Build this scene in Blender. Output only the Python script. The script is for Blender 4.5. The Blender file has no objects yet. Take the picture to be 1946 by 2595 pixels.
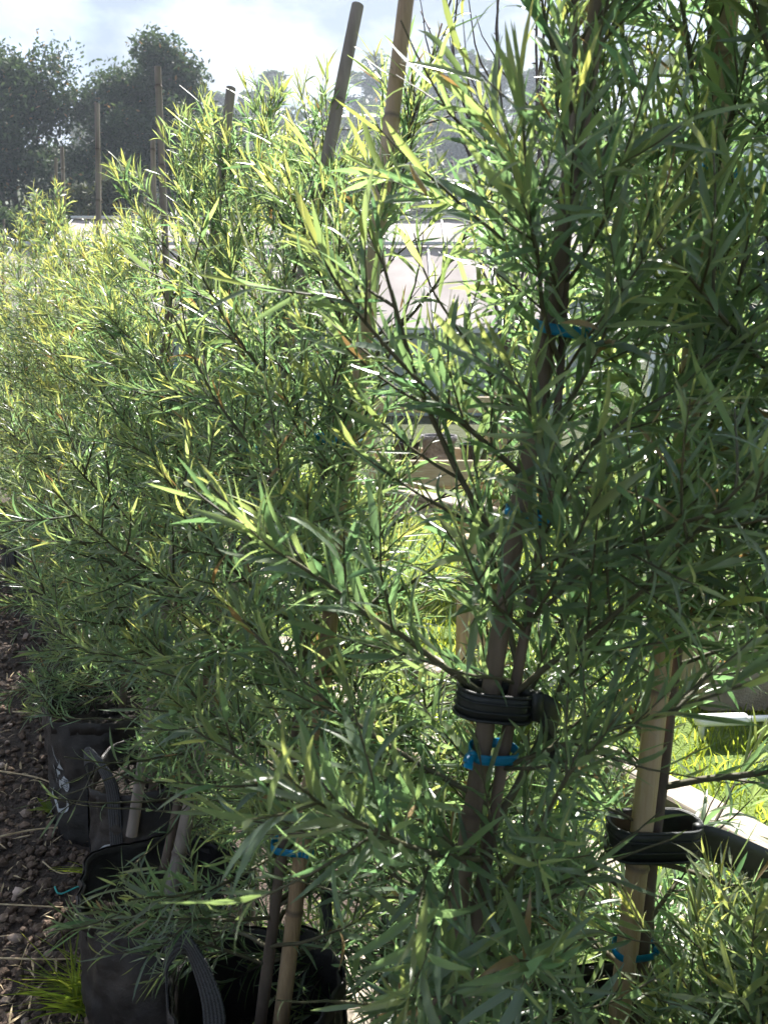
import bpy, math, random
import numpy as np
from mathutils import Matrix, Vector, noise as mnoise

rng = np.random.default_rng(7)
random.seed(7)
R = math.radians
scene = bpy.context.scene
col = scene.collection

# ------------------------------------------------------------------ camera
EYE = np.array([0.0, 0.0, 1.55])
PITCH = R(11.5)
cam_data = bpy.data.cameras.new('camera')
cam_data.sensor_fit = 'VERTICAL'
cam_data.sensor_height = 36.0
cam_data.lens = 36.0 * 1960.0 / 2595.0
cam_data.clip_start = 0.05
cam_data.clip_end = 3000
cam_data.dof.use_dof = True
cam_data.dof.focus_distance = 1.9
cam_data.dof.aperture_fstop = 9.0
cam = bpy.data.objects.new('camera', cam_data)
cam.location = EYE
cam.rotation_euler = (R(90) - PITCH, 0, 0)
col.objects.link(cam)
scene.camera = cam

# ------------------------------------------------------------------ sky and sun
SUN_AZ = R(15)      # to the right of straight ahead (+Y)
SUN_EL = R(53)
world = bpy.data.worlds.new('World')
scene.world = world
world.use_nodes = True
wn = world.node_tree
wn.nodes.clear()
def wnode(t, **kw):
    n = wn.nodes.new(t)
    for k, v in kw.items():
        setattr(n, k, v)
    return n
sky = wnode('ShaderNodeTexSky', sky_type='NISHITA', sun_disc=False)
sky.sun_elevation = SUN_EL
sky.sun_rotation = SUN_AZ
sky.dust_density = 2.0
tc = wnode('ShaderNodeTexCoord')
mp = wnode('ShaderNodeMapping')
mp.inputs['Scale'].default_value = (1.0, 1.0, 2.1)
wn.links.new(tc.outputs['Generated'], mp.inputs['Vector'])
n1 = wnode('ShaderNodeTexNoise')
n1.inputs['Scale'].default_value = 2.6
n1.inputs['Detail'].default_value = 7
n1.inputs['Roughness'].default_value = 0.52
n1.inputs['Distortion'].default_value = 0.35
wn.links.new(mp.outputs[0], n1.inputs['Vector'])
n2 = wnode('ShaderNodeTexNoise')
n2.inputs['Scale'].default_value = 4.2
n2.inputs['Detail'].default_value = 8
n2.inputs['Roughness'].default_value = 0.55
wn.links.new(mp.outputs[0], n2.inputs['Vector'])
cover = wnode('ShaderNodeMapRange')
cover.inputs['From Min'].default_value = 0.36
cover.inputs['From Max'].default_value = 0.54
wn.links.new(n1.outputs['Fac'], cover.inputs['Value'])
shade = wnode('ShaderNodeValToRGB')
shade.color_ramp.elements[0].position = 0.42
shade.color_ramp.elements[0].color = (0.9, 1.13, 1.44, 1)
shade.color_ramp.elements[1].position = 0.58
shade.color_ramp.elements[1].color = (2.4, 2.54, 2.72, 1)
wn.links.new(n2.outputs['Fac'], shade.inputs['Fac'])
addc = wnode('ShaderNodeMix', data_type='RGBA', blend_type='ADD')
addc.inputs[0].default_value = 0.09       # forward-scattered sky light through the cloud
wn.links.new(shade.outputs['Color'], addc.inputs[6])
wn.links.new(sky.outputs['Color'], addc.inputs[7])
mix = wnode('ShaderNodeMix', data_type='RGBA')
wn.links.new(cover.outputs['Result'], mix.inputs[0])
wn.links.new(sky.outputs['Color'], mix.inputs[6])
wn.links.new(addc.outputs[2], mix.inputs[7])
bg = wnode('ShaderNodeBackground')
bg.inputs['Strength'].default_value = 0.08
wn.links.new(mix.outputs[2], bg.inputs['Color'])
wo = wnode('ShaderNodeOutputWorld')
wn.links.new(bg.outputs[0], wo.inputs['Surface'])

sun_data = bpy.data.lights.new('sun', 'SUN')
sun_data.energy = 5.0
sun_data.angle = R(0.53)
sun_data.color = (1.0, 0.965, 0.91)
sun = bpy.data.objects.new('sun', sun_data)
SUN_DIR = Vector((math.sin(SUN_AZ) * math.cos(SUN_EL), math.cos(SUN_AZ) * math.cos(SUN_EL), math.sin(SUN_EL)))
sun.rotation_euler = SUN_DIR.to_track_quat('Z', 'Y').to_euler()
sun.location = SUN_DIR * 40
col.objects.link(sun)

scene.view_settings.view_transform = 'Standard'
scene.view_settings.look = 'None'
scene.view_settings.exposure = 2.0
scene.view_settings.gamma = 1
scene.render.engine = 'CYCLES'
cy = scene.cycles
cy.use_denoising = True
cy.max_bounces = 8
cy.diffuse_bounces = 5
cy.caustics_reflective = False
cy.caustics_refractive = False
cy.glossy_bounces = 2
cy.transmission_bounces = 5
cy.transparent_max_bounces = 8
cy.volume_bounces = 0
cy.sample_clamp_indirect = 6
cy.use_adaptive_sampling = True
cy.adaptive_threshold = 0.03

# ------------------------------------------------------------------ materials
def material(name):
    m = bpy.data.materials.new(name)
    m.use_nodes = True
    nt = m.node_tree
    b = nt.nodes['Principled BSDF']
    return m, nt, b
def nd(nt, t, **kw):
    n = nt.nodes.new(t)
    for k, v in kw.items():
        setattr(n, k, v)
    return n
def ramp(nt, src, stops):
    r = nd(nt, 'ShaderNodeValToRGB')
    e = r.color_ramp.elements
    while len(e) < len(stops):
        e.new(0.5)
    for i, (p, c) in enumerate(stops):
        e[i].position = p
        e[i].color = (c[0], c[1], c[2], 1)
    nt.links.new(src, r.inputs['Fac'])
    return r.outputs['Color']
def noisy(nt, scale, detail=5, rough=0.55, coord='Object', stretch=(1, 1, 1)):
    t = nd(nt, 'ShaderNodeTexCoord')
    mpn = nd(nt, 'ShaderNodeMapping')
    mpn.inputs['Scale'].default_value = stretch
    nt.links.new(t.outputs[coord], mpn.inputs['Vector'])
    n = nd(nt, 'ShaderNodeTexNoise')
    n.inputs['Scale'].default_value = scale
    n.inputs['Detail'].default_value = detail
    n.inputs['Roughness'].default_value = rough
    nt.links.new(mpn.outputs[0], n.inputs['Vector'])
    return n.outputs['Fac']
def bump(nt, b, h, strength=0.4, dist=0.01):
    bm_ = nd(nt, 'ShaderNodeBump')
    bm_.inputs['Strength'].default_value = strength
    bm_.inputs['Distance'].default_value = dist
    nt.links.new(h, bm_.inputs['Height'])
    nt.links.new(bm_.outputs[0], b.inputs['Normal'])
def surf(name, scale, stops, rough=0.7, spec=0.4, bscale=None, bstr=0.4, bdist=0.01, stretch=(1, 1, 1), detail=6):
    m, nt, b = material(name)
    f = noisy(nt, scale, detail, stretch=stretch)
    nt.links.new(ramp(nt, f, stops), b.inputs['Base Color'])
    b.inputs['Roughness'].default_value = rough
    b.inputs['Specular IOR Level'].default_value = spec
    bump(nt, b, noisy(nt, bscale or scale * 2, 6, stretch=stretch), bstr, bdist)
    return m

def leaf_material(name, old, young, told, tyoung, rough=0.30, trans=0.5, spec=0.9, sheen=0.0):
    """front gloss + translucency; attribute 'tint' = (youth, random, distance from midrib)"""
    m, nt, b = material(name)
    at = nd(nt, 'ShaderNodeAttribute', attribute_name='tint')
    sp = nd(nt, 'ShaderNodeSeparateXYZ')
    nt.links.new(at.outputs['Vector'], sp.inputs[0])
    def mixc(fac, a, c):
        mx = nd(nt, 'ShaderNodeMix', data_type='RGBA')
        nt.links.new(fac, mx.inputs[0])
        if isinstance(a, tuple): mx.inputs[6].default_value = (*a, 1)
        else: nt.links.new(a, mx.inputs[6])
        if isinstance(c, tuple): mx.inputs[7].default_value = (*c, 1)
        else: nt.links.new(c, mx.inputs[7])
        return mx.outputs[2]
    def vary(colr):
        hs = nd(nt, 'ShaderNodeHueSaturation')
        mr = nd(nt, 'ShaderNodeMapRange')
        mr.inputs['To Min'].default_value = 0.62
        mr.inputs['To Max'].default_value = 1.35
        nt.links.new(sp.outputs[1], mr.inputs['Value'])
        nt.links.new(mr.outputs[0], hs.inputs['Value'])
        mh = nd(nt, 'ShaderNodeMapRange')
        mh.inputs['To Min'].default_value = 0.515
        mh.inputs['To Max'].default_value = 0.487
        nt.links.new(sp.outputs[1], mh.inputs['Value'])
        nt.links.new(mh.outputs[0], hs.inputs['Hue'])
        nt.links.new(colr, hs.inputs['Color'])
        return hs.outputs['Color']
    base = vary(mixc(sp.outputs[0], old, young))
    tr = vary(mixc(sp.outputs[0], told, tyoung))
    # paler midrib
    mrib = nd(nt, 'ShaderNodeMapRange')
    mrib.inputs['From Min'].default_value = 0.0
    mrib.inputs['From Max'].default_value = 0.16
    mrib.inputs['To Min'].default_value = 0.5
    mrib.inputs['To Max'].default_value = 0.0
    nt.links.new(sp.outputs[2], mrib.inputs['Value'])
    base = mixc(mrib.outputs[0], base, (0.16, 0.2, 0.07))
    dead = nd(nt, 'ShaderNodeMath', operation='GREATER_THAN'); dead.inputs[1].default_value = 0.985
    nt.links.new(sp.outputs[1], dead.inputs[0])
    base = mixc(dead.outputs[0], base, (0.26, 0.18, 0.08)); tr = mixc(dead.outputs[0], tr, (0.28, 0.17, 0.06))
    nt.links.new(base, b.inputs['Base Color'])
    b.inputs['Roughness'].default_value = rough
    b.inputs['Specular IOR Level'].default_value = spec
    b.inputs['Sheen Weight'].default_value = sheen
    b.inputs['Sheen Roughness'].default_value = 0.4
    tb = nd(nt, 'ShaderNodeBsdfTranslucent')
    nt.links.new(tr, tb.inputs['Color'])
    ms = nd(nt, 'ShaderNodeMixShader')
    ms.inputs[0].default_value = trans
    nt.links.new(b.outputs[0], ms.inputs[1])
    nt.links.new(tb.outputs[0], ms.inputs[2])
    nt.links.new(ms.outputs[0], nt.nodes['Material Output'].inputs['Surface'])
    return m

M = {}
M['leaf'] = leaf_material('shrub leaf', (0.080, 0.120, 0.078), (0.16, 0.18, 0.07), (0.20, 0.37, 0.145), (0.64, 0.63, 0.13), sheen=0.3)
M['grass'] = leaf_material('grass blade', (0.06, 0.11, 0.02), (0.13, 0.18, 0.025), (0.38, 0.52, 0.05), (0.66, 0.70, 0.08), rough=0.5, trans=0.5, spec=0.3)
M['treeleaf'] = leaf_material('tree foliage', (0.026, 0.048, 0.028), (0.055, 0.080, 0.040), (0.045, 0.08, 0.03), (0.10, 0.15, 0.05), rough=0.6, trans=0.3, spec=0.12)
M['scrubleaf'] = leaf_material('scrub foliage', (0.036, 0.052, 0.028), (0.08, 0.085, 0.045), (0.05, 0.07, 0.03), (0.11, 0.12, 0.05), rough=0.6, trans=0.3, spec=0.25)
M['twig'] = surf('green twig bark', 40, [(0.3, (0.045, 0.05, 0.025)), (0.7, (0.10, 0.085, 0.05))], rough=0.6, bscale=120, bdist=0.002)
M['bark'] = surf('shrub bark', 30, [(0.3, (0.07, 0.052, 0.04)), (0.7, (0.17, 0.125, 0.095))], rough=0.8, bscale=90, bdist=0.004, stretch=(1, 1, .25))
M['treebark'] = surf('tree bark', 3, [(0.3, (0.06, 0.05, 0.042)), (0.7, (0.14, 0.12, 0.10))], rough=0.9, bdist=0.05)
M['bare'] = surf('bare sapling bark', 30, [(0.3, (0.07, 0.055, 0.055)), (0.7, (0.15, 0.12, 0.115))], rough=0.7, bdist=0.002)
M['soil'] = surf('potting soil', 45, [(0.3, (0.010, 0.008, 0.006)), (0.62, (0.026, 0.019, 0.014)), (0.8, (0.08, 0.06, 0.04))], rough=0.95, bscale=70, bstr=1, bdist=0.02)
M['gravelbase'] = surf('gravel bed', 60, [(0.3, (0.035, 0.026, 0.021)), (0.7, (0.09, 0.066, 0.052))], rough=0.95, bscale=90, bstr=1, bdist=0.02)
M['timber'] = surf('pale pine timber', 6, [(0.2, (0.30, 0.225, 0.14)), (0.5, (0.42, 0.335, 0.22)), (0.8, (0.50, 0.42, 0.30))], rough=0.7, bscale=9, bstr=0.5, bdist=0.006, stretch=(1.2, 14, 14))
M['timberv'] = surf('weathered upright timber', 6, [(0.2, (0.24, 0.17, 0.10)), (0.5, (0.36, 0.275, 0.17)), (0.8, (0.44, 0.36, 0.25))], rough=0.75, bscale=9, bstr=0.5, bdist=0.006, stretch=(14, 14, 1.2))
M['weathered'] = surf('grey weathered timber', 6, [(0.28, (0.10, 0.08, 0.06)), (0.42, (0.24, 0.20, 0.16)), (0.6, (0.34, 0.29, 0.235)), (0.8, (0.42, 0.37, 0.31))], rough=0.8, bscale=8, bstr=0.6, bdist=0.006, stretch=(1.2, 14, 14))
M['concrete'] = surf('rough tan concrete', 14, [(0.3, (0.20, 0.165, 0.125)), (0.7, (0.31, 0.265, 0.205))], rough=0.9, bscale=110, bstr=1, bdist=0.006)
M['lawnbase'] = surf('lawn turf', 8, [(0.3, (0.07, 0.12, 0.02)), (0.7, (0.14, 0.19, 0.035))], rough=0.9, bscale=60, bstr=1, bdist=0.03)
M['hill'] = surf('scrubby hillside', 0.08, [(0.3, (0.035, 0.048, 0.024)), (0.55, (0.055, 0.062, 0.034)), (0.75, (0.08, 0.078, 0.05))], rough=1.0, spec=0.1, bscale=0.4, bstr=1, bdist=1.0)
M['pvc'] = surf('white plastic pipe', 5, [(0.3, (0.72, 0.72, 0.70)), (0.7, (0.80, 0.80, 0.78))], rough=0.35, bdist=0.0)
M['rubber'] = surf('black rubber', 50, [(0.3, (0.008, 0.010, 0.010)), (0.7, (0.016, 0.018, 0.018))], rough=0.45, bscale=150, bstr=0.15, bdist=0.002)
M['steel'] = surf('galvanised steel', 12, [(0.3, (0.36, 0.38, 0.39)), (0.7, (0.5, 0.52, 0.53))], rough=0.45, bdist=0.001)
M['wire'] = surf('grey print', 30, [(0.3, (0.34, 0.36, 0.37)), (0.7, (0.46, 0.48, 0.49))], rough=0.6, bdist=0.0005)
M['printdark'] = surf('dark print', 30, [(0.3, (0.03, 0.03, 0.03)), (0.7, (0.05, 0.05, 0.05))], rough=0.6, bdist=0.0005)
M['straw'] = surf('dry straw', 40, [(0.3, (0.26, 0.19, 0.10)), (0.7, (0.46, 0.37, 0.23))], rough=0.8, bdist=0.001)
M['teal'] = surf('teal twine', 40, [(0.3, (0.02, 0.22, 0.2)), (0.7, (0.03, 0.30, 0.27))], rough=0.6, bdist=0.001)
M['tyre'] = surf('tyre rubber', 20, [(0.3, (0.02, 0.02, 0.02)), (0.7, (0.03, 0.03, 0.03))], rough=0.8)
M['blackplastic'] = surf('black plastic pot', 20, [(0.3, (0.012, 0.013, 0.014)), (0.7, (0.022, 0.023, 0.025))], rough=0.4, bdist=0.001)
M['greyrock'] = surf('pumice', 25, [(0.3, (0.12, 0.115, 0.12)), (0.7, (0.26, 0.25, 0.26))], rough=0.95, bscale=40, bstr=1, bdist=0.02)
M['roofpale'] = surf('pale house roof', 0.5, [(0.3, (0.45, 0.46, 0.46)), (0.7, (0.55, 0.56, 0.56))], rough=0.6)
M['housewall'] = surf('house weatherboard', 0.5, [(0.3, (0.35, 0.34, 0.31)), (0.7, (0.45, 0.44, 0.41))], rough=0.8)
M['glass'] = material('window glass')[0]
_b = M['glass'].node_tree.nodes['Principled BSDF']
_b.inputs['Base Color'].default_value = (0.03, 0.04, 0.045, 1)
_b.inputs['Roughness'].default_value = 0.06
M['carpaint'] = material('blue grey car paint')[0]
_b = M['carpaint'].node_tree.nodes['Principled BSDF']
_b.inputs['Base Color'].default_value = (0.30, 0.40, 0.55, 1)
_b.inputs['Metallic'].default_value = 0.3
_b.inputs['Roughness'].default_value = 0.25
_b.inputs['Coat Weight'].default_value = 0.8

def tape_material(name, c0, c1, t):
    m, nt, b = material(name)
    f = noisy(nt, 60)
    nt.links.new(ramp(nt, f, [(0.3, c0), (0.7, c1)]), b.inputs['Base Color'])
    b.inputs['Roughness'].default_value = 0.35
    tb = nd(nt, 'ShaderNodeBsdfTranslucent')
    tb.inputs['Color'].default_value = (*t, 1)
    ms = nd(nt, 'ShaderNodeMixShader')
    ms.inputs[0].default_value = 0.3
    nt.links.new(b.outputs[0], ms.inputs[1]); nt.links.new(tb.outputs[0], ms.inputs[2])
    nt.links.new(ms.outputs[0], nt.nodes['Material Output'].inputs['Surface'])
    return m
M['blue'] = tape_material('blue flagging tape', (0.0, 0.17, 0.33), (0.003, 0.25, 0.44), (0.0, 0.42, 0.72))
M['yellow'] = tape_material('yellow tag', (0.5, 0.42, 0.01), (0.6, 0.5, 0.02), (0.7, 0.6, 0.02))
M['poly'] = tape_material('greenhouse film', (0.36, 0.318, 0.305), (0.52, 0.47, 0.455), (0.40, 0.36, 0.35))
for n_ in M['poly'].node_tree.nodes:
    if n_.type == 'TEX_NOISE': n_.inputs['Scale'].default_value = 0.9
M['polywall'] = tape_material('greenhouse wall film', (0.32, 0.37, 0.35), (0.45, 0.49, 0.47), (0.4, 0.45, 0.43))
for n_ in M['polywall'].node_tree.nodes:
    if n_.type == 'TEX_NOISE': n_.inputs['Scale'].default_value = 0.9
for k_ in ('poly', 'polywall'):
    _p = M[k_].node_tree.nodes['Principled BSDF']; _p.inputs['Roughness'].default_value = 0.85; _p.inputs['Specular IOR Level'].default_value = 0.15
M['sheet'] = surf('pale corrugated sheet', 0.8, [(0.3, (0.60, 0.62, 0.64)), (0.7, (0.72, 0.74, 0.76))], rough=0.5, bdist=0.002)
M['shadecloth'] = surf('dark shade cloth', 2.5, [(0.3, (0.05, 0.055, 0.06)), (0.7, (0.10, 0.105, 0.115))], rough=0.95, bscale=60, bstr=1, bdist=0.01)

def bag_material():
    m, nt, b = material('black woven planter fabric')
    f = noisy(nt, 7, 7, 0.6)
    nt.links.new(ramp(nt, f, [(0.30, (0.011, 0.010, 0.010)), (0.55, (0.021, 0.018, 0.017)), (0.74, (0.052, 0.042, 0.035))]), b.inputs['Base Color'])
    b.inputs['Roughness'].default_value = 0.48
    b.inputs['Specular IOR Level'].default_value = 0.42
    t = nd(nt, 'ShaderNodeTexCoord')
    w1 = nd(nt, 'ShaderNodeTexWave', wave_type='BANDS', bands_direction='Z')
    w1.inputs['Scale'].default_value = 110
    nt.links.new(t.outputs['Object'], w1.inputs['Vector'])
    wr = noisy(nt, 14, 5, 0.6, stretch=(1, 1, 1.6))
    ad = nd(nt, 'ShaderNodeMath', operation='MULTIPLY_ADD')
    ad.inputs[1].default_value = 0.06
    nt.links.new(w1.outputs['Fac'], ad.inputs[0])
    nt.links.new(wr, ad.inputs[2])
    bump(nt, b, ad.outputs[0], 0.7, 0.012)
    return m
M['bag'] = bag_material()
def webbing_material():
    m, nt, b = material('black woven webbing')
    at = nd(nt, 'ShaderNodeAttribute', attribute_name='tint')
    w1 = nd(nt, 'ShaderNodeTexWave', wave_type='BANDS', bands_direction='X')
    w1.inputs['Scale'].default_value = 42
    w1.inputs['Distortion'].default_value = 3.5
    w1.inputs['Detail Scale'].default_value = 9
    nt.links.new(at.outputs['Vector'], w1.inputs['Vector'])
    nt.links.new(ramp(nt, w1.outputs['Fac'], [(0.25, (0.012, 0.013, 0.015)), (0.85, (0.065, 0.07, 0.078))]), b.inputs['Base Color'])
    b.inputs['Roughness'].default_value = 0.6
    bump(nt, b, w1.outputs['Fac'], 0.8, 0.004)
    return m
M['webbing'] = webbing_material()
def node_dark(nt, b):
    src = b.inputs['Base Color'].links[0].from_socket
    at = nd(nt, 'ShaderNodeAttribute', attribute_name='tint')
    sp = nd(nt, 'ShaderNodeSeparateXYZ'); nt.links.new(at.outputs['Vector'], sp.inputs[0])
    mx = nd(nt, 'ShaderNodeMix', data_type='RGBA'); mf = nd(nt, 'ShaderNodeMath', operation='MULTIPLY'); mf.inputs[1].default_value = .8
    nt.links.new(sp.outputs[0], mf.inputs[0]); nt.links.new(mf.outputs[0], mx.inputs[0])
    nt.links.new(src, mx.inputs[6]); mx.inputs[7].default_value = (0.06, 0.04, 0.03, 1)
    nt.links.new(mx.outputs[2], b.inputs['Base Color'])
def cane_material():
    m, nt, b = material('bamboo cane')
    f = noisy(nt, 5, 6, stretch=(3, 3, 0.35))
    g = noisy(nt, 40, 4, stretch=(6, 6, 0.15))
    mx = nd(nt, 'ShaderNodeMath', operation='MULTIPLY_ADD')
    mx.inputs[1].default_value = 0.35
    nt.links.new(g, mx.inputs[0]); nt.links.new(f, mx.inputs[2])
    nt.links.new(ramp(nt, mx.outputs[0], [(0.42, (0.17, 0.11, 0.065)), (0.62, (0.36, 0.245, 0.14)), (0.85, (0.46, 0.36, 0.25))]), b.inputs['Base Color'])
    node_dark(nt, b)
    b.inputs['Roughness'].default_value = 0.55
    bump(nt, b, g, 0.5, 0.003)
    return m
M['cane'] = cane_material()
M['darkcane'] = surf('dark weathered cane', 8, [(0.3, (0.085, 0.062, 0.046)), (0.7, (0.19, 0.142, 0.105))], rough=0.7, bscale=40, bdist=0.002, stretch=(5, 5, 0.3))
M['greycane'] = surf('weathered grey cane', 8, [(0.3, (0.15, 0.12, 0.10)), (0.7, (0.30, 0.255, 0.22))], rough=0.7, bscale=40, bdist=0.002, stretch=(5, 5, 0.3))
for k_ in ('greycane', 'darkcane'): node_dark(M[k_].node_tree, M[k_].node_tree.nodes['Principled BSDF'])
def stone_material():
    m, nt, b = material('scoria stones')
    at = nd(nt, 'ShaderNodeAttribute', attribute_name='tint')
    sp = nd(nt, 'ShaderNodeSeparateXYZ')
    nt.links.new(at.outputs['Vector'], sp.inputs[0])
    c = ramp(nt, sp.outputs[0], [(0.0, (0.050, 0.034, 0.024)), (0.45, (0.115, 0.076, 0.052)), (0.75, (0.18, 0.12, 0.084)), (0.95, (0.27, 0.20, 0.15)), (1.0, (0.50, 0.38, 0.31))])
    nt.links.new(c, b.inputs['Base Color'])
    b.inputs['Roughness'].default_value = 0.85
    bump(nt, b, noisy(nt, 160, 4), 0.8, 0.006)
    return m
M['stone'] = stone_material()

# ------------------------------------------------------------------ helpers
def mesh_np(name, V, T, mat, tint=None, smooth=True):
    V = np.asarray(V, dtype=np.float32).reshape(-1, 3)
    T = np.asarray(T, dtype=np.int32).reshape(-1, 3)
    me = bpy.data.meshes.new(name)
    me.vertices.add(len(V)); me.vertices.foreach_set('co', V.ravel())
    me.loops.add(len(T) * 3); me.loops.foreach_set('vertex_index', T.ravel())
    me.polygons.add(len(T))
    me.polygons.foreach_set('loop_start', np.arange(len(T), dtype=np.int32) * 3)
    me.polygons.foreach_set('use_smooth', np.full(len(T), smooth))
    if tint is not None:
        a = me.attributes.new('tint', 'FLOAT_VECTOR', 'POINT')
        a.data.foreach_set('vector', np.asarray(tint, dtype=np.float32).ravel())
    me.materials.append(mat)
    me.update()
    me.validate()
    return me
def link(name, me, parent=None, loc=None):
    o = bpy.data.objects.new(name, me)
    col.objects.link(o)
    if parent is not None: o.parent = parent
    if loc is not None: o.location = loc
    return o
def empty(name, loc):
    return link(name, None, None, loc)
def tag(o, label=None, cat=None, group=None, kind=None):
    if label: o['label'] = label
    if cat: o['category'] = cat
    if group: o['group'] = group
    if kind: o['kind'] = kind
    return o
class Geo:
    """collects triangles for one mesh"""
    def __init__(s): s.V = []; s.T = []; s.C = []; s.n = 0
    def add(s, V, T, C=None):
        V = np.asarray(V, dtype=float).reshape(-1, 3); T = np.asarray(T, dtype=int).reshape(-1, 3)
        s.V.append(V); s.T.append(T + s.n); s.n += len(V)
        s.C.append(np.zeros((len(V), 3)) if C is None else np.asarray(C, dtype=float).reshape(-1, 3))
    def mesh(s, name, mat, off=(0, 0, 0), smooth=True):
        V = np.concatenate(s.V) - np.asarray(off, dtype=float)
        return mesh_np(name, V, np.concatenate(s.T), mat, np.concatenate(s.C), smooth)
    def obj(s, name, mat, parent=None, loc=(0, 0, 0), smooth=True):
        o = link(name, s.mesh(name, mat, loc, smooth), parent)
        if parent is None: o.location = loc
        return o
def unit(v):
    v = np.asarray(v, dtype=float)
    return v / (np.linalg.norm(v, axis=-1, keepdims=True) + 1e-12)
def tube(P, rad, sides=6, cap=True):
    P = np.asarray(P, dtype=float); n = len(P)
    rad = np.broadcast_to(np.asarray(rad, dtype=float), (n,))
    d = np.gradient(P, axis=0); d = unit(d)
    ref = np.array([0.31, 0.27, 0.91]) if abs(d[0][2]) < 0.85 else np.array([0.94, 0.31, 0.12])
    a = unit(np.cross(d, ref)); b = np.cross(d, a)
    th = np.arange(sides) * 2 * math.pi / sides
    ring = a[:, None, :] * np.cos(th)[None, :, None] + b[:, None, :] * np.sin(th)[None, :, None]
    V = (P[:, None, :] + ring * rad[:, None, None]).reshape(-1, 3)
    i = np.arange(n - 1)[:, None] * sides; j = np.arange(sides)[None, :]; j2 = (j + 1) % sides
    q = np.stack([i + j, i + j2, i + sides + j2, i + sides + j], -1).reshape(-1, 4)
    T = np.concatenate([q[:, [0, 1, 2]], q[:, [0, 2, 3]]])
    if cap:
        c0, c1 = len(V), len(V) + 1
        V = np.concatenate([V, P[:1], P[-1:]])
        jj = np.arange(sides); k = (jj + 1) % sides
        T = np.concatenate([T, np.stack([np.full(sides, c0), k, jj], -1),
                            np.stack([np.full(sides, c1), (n - 1) * sides + jj, (n - 1) * sides + k], -1)])
    return V, T
def grid_tris(n, m, wrap=False):
    """n rows of m verts"""
    out = []
    mm = m if wrap else m - 1
    i = np.arange(n - 1)[:, None] * m; j = np.arange(mm)[None, :]; j2 = (j + 1) % m
    q = np.stack([i + j, i + j2, i + m + j2, i + m + j], -1).reshape(-1, 4)
    return np.concatenate([q[:, [0, 1, 2]], q[:, [0, 2, 3]]])
def box_geo(g, c, size, rz=0.0, bevel=0.006, tilt=None):
    """bevelled box: three stacked octagon-ish loops per end keep the edges soft"""
    sx, sy, sz = [s / 2 for s in size]
    b = min(bevel, sx * .4, sy * .4, sz * .4)
    def loop(x, z_, y):
        return [(-x, -y + b, z_), (-x + b, -y, z_), (x - b, -y, z_), (x, -y + b, z_), (x, y - b, z_), (x - b, y, z_), (-x + b, y, z_), (-x, y - b, z_)]
    V = loop(sx - b, -sz, sy - b) + loop(sx, -sz + b, sy) + loop(sx, sz - b, sy) + loop(sx - b, sz, sy - b)
    V = np.array(V + [(0, 0, -sz), (0, 0, sz)], dtype=float)
    T = list(grid_tris(4, 8, True))
    for k in range(8):
        T.append((32, (k + 1) % 8, k)); T.append((33, 24 + k, 24 + (k + 1) % 8))
    if tilt is not None:
        V = V @ np.array(Matrix.Rotation(tilt[1], 3, tilt[0])).T
    cz, sn = math.cos(rz), math.sin(rz)
    V = V @ np.array([[cz, sn, 0], [-sn, cz, 0], [0, 0, 1]])
    g.add(V + np.asarray(c, dtype=float), T)
def box(name, c, size, mat, parent=None, rz=0.0, bevel=0.006, tilt=None, origin=None):
    g = Geo(); box_geo(g, (0, 0, 0), size, 0, bevel, None)
    o = link(name, g.mesh(name, mat, smooth=False), parent)
    m4 = Matrix.Translation(Vector(c) - (Vector(origin) if origin is not None else Vector((0, 0, 0)))) @ Matrix.Rotation(rz, 4, 'Z')
    if tilt is not None: m4 = m4 @ Matrix.Rotation(tilt[1], 4, tilt[0])
    o.matrix_local = m4
    return o
def ribbon(P, side, width, thick, nrm=None):
    """flat strap along P; side = width direction per point"""
    P = np.asarray(P, dtype=float); n = len(P)
    side = unit(np.broadcast_to(np.asarray(side, dtype=float), (n, 3)))
    d = unit(np.gradient(P, axis=0))
    nn = unit(np.cross(d, side))
    w = np.broadcast_to(np.asarray(width, dtype=float), (n,))[:, None] / 2
    h = thick / 2
    prof = [(-1, -1), (-.33, -1), (.33, -1), (1, -1), (1, 1), (.33, 1), (-.33, 1), (-1, 1)]
    V = np.stack([P + side * w * a + nn * h * b for a, b in prof], 1).reshape(-1, 3)
    T = grid_tris(n, 8, True)
    L = np.concatenate([[0], np.cumsum(np.linalg.norm(np.diff(P, axis=0), axis=1))])
    C = np.zeros((n, 8, 3)); C[:, :, 1] = L[:, None]
    C[:, :, 0] = np.array([p[0] for p in prof])[None, :] * w
    cap = []
    for k in range(1, 7):
        cap.append((0, k + 1, k)); cap.append(((n - 1) * 8, (n - 1) * 8 + k, (n - 1) * 8 + k + 1))
    return V, np.concatenate([T, np.array(cap)]), C.reshape(-1, 3)
def fbm(p, oct=4):
    return mnoise.fractal(Vector(p), 1.0, 2.0, oct)

# ------------------------------------------------------------------ terrain
def smooth(a, b, x):
    t = np.clip((x - a) / (b - a), 0, 1)
    return t * t * (3 - 2 * t)
def ground_h(x, y):
    x = np.asarray(x, dtype=float); y = np.asarray(y, dtype=float)
    h = 3.5 * smooth(26, 60, y) + 52 * smooth(45, 235, y) + 3 * np.sin(x * .021 + 1) * smooth(90, 220, y) + 1.6 * np.sin(x * .06) * smooth(60, 200, y)
    return h
ys = np.concatenate([np.linspace(-60, 24, 12), np.linspace(26, 260, 60), np.linspace(280, 900, 12)])
xs = np.concatenate([np.linspace(-700, -160, 10), np.linspace(-150, 150, 61), np.linspace(160, 700, 10)])
XX, YY = np.meshgrid(xs, ys)
ZZ = ground_h(XX, YY) - 0.012
tag(link('ground', mesh_np('ground', np.stack([XX, YY, ZZ], -1), grid_tris(len(ys), len(xs)), M['hill'])), 'scrubby ground rising to a far hill', kind='structure')

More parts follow.
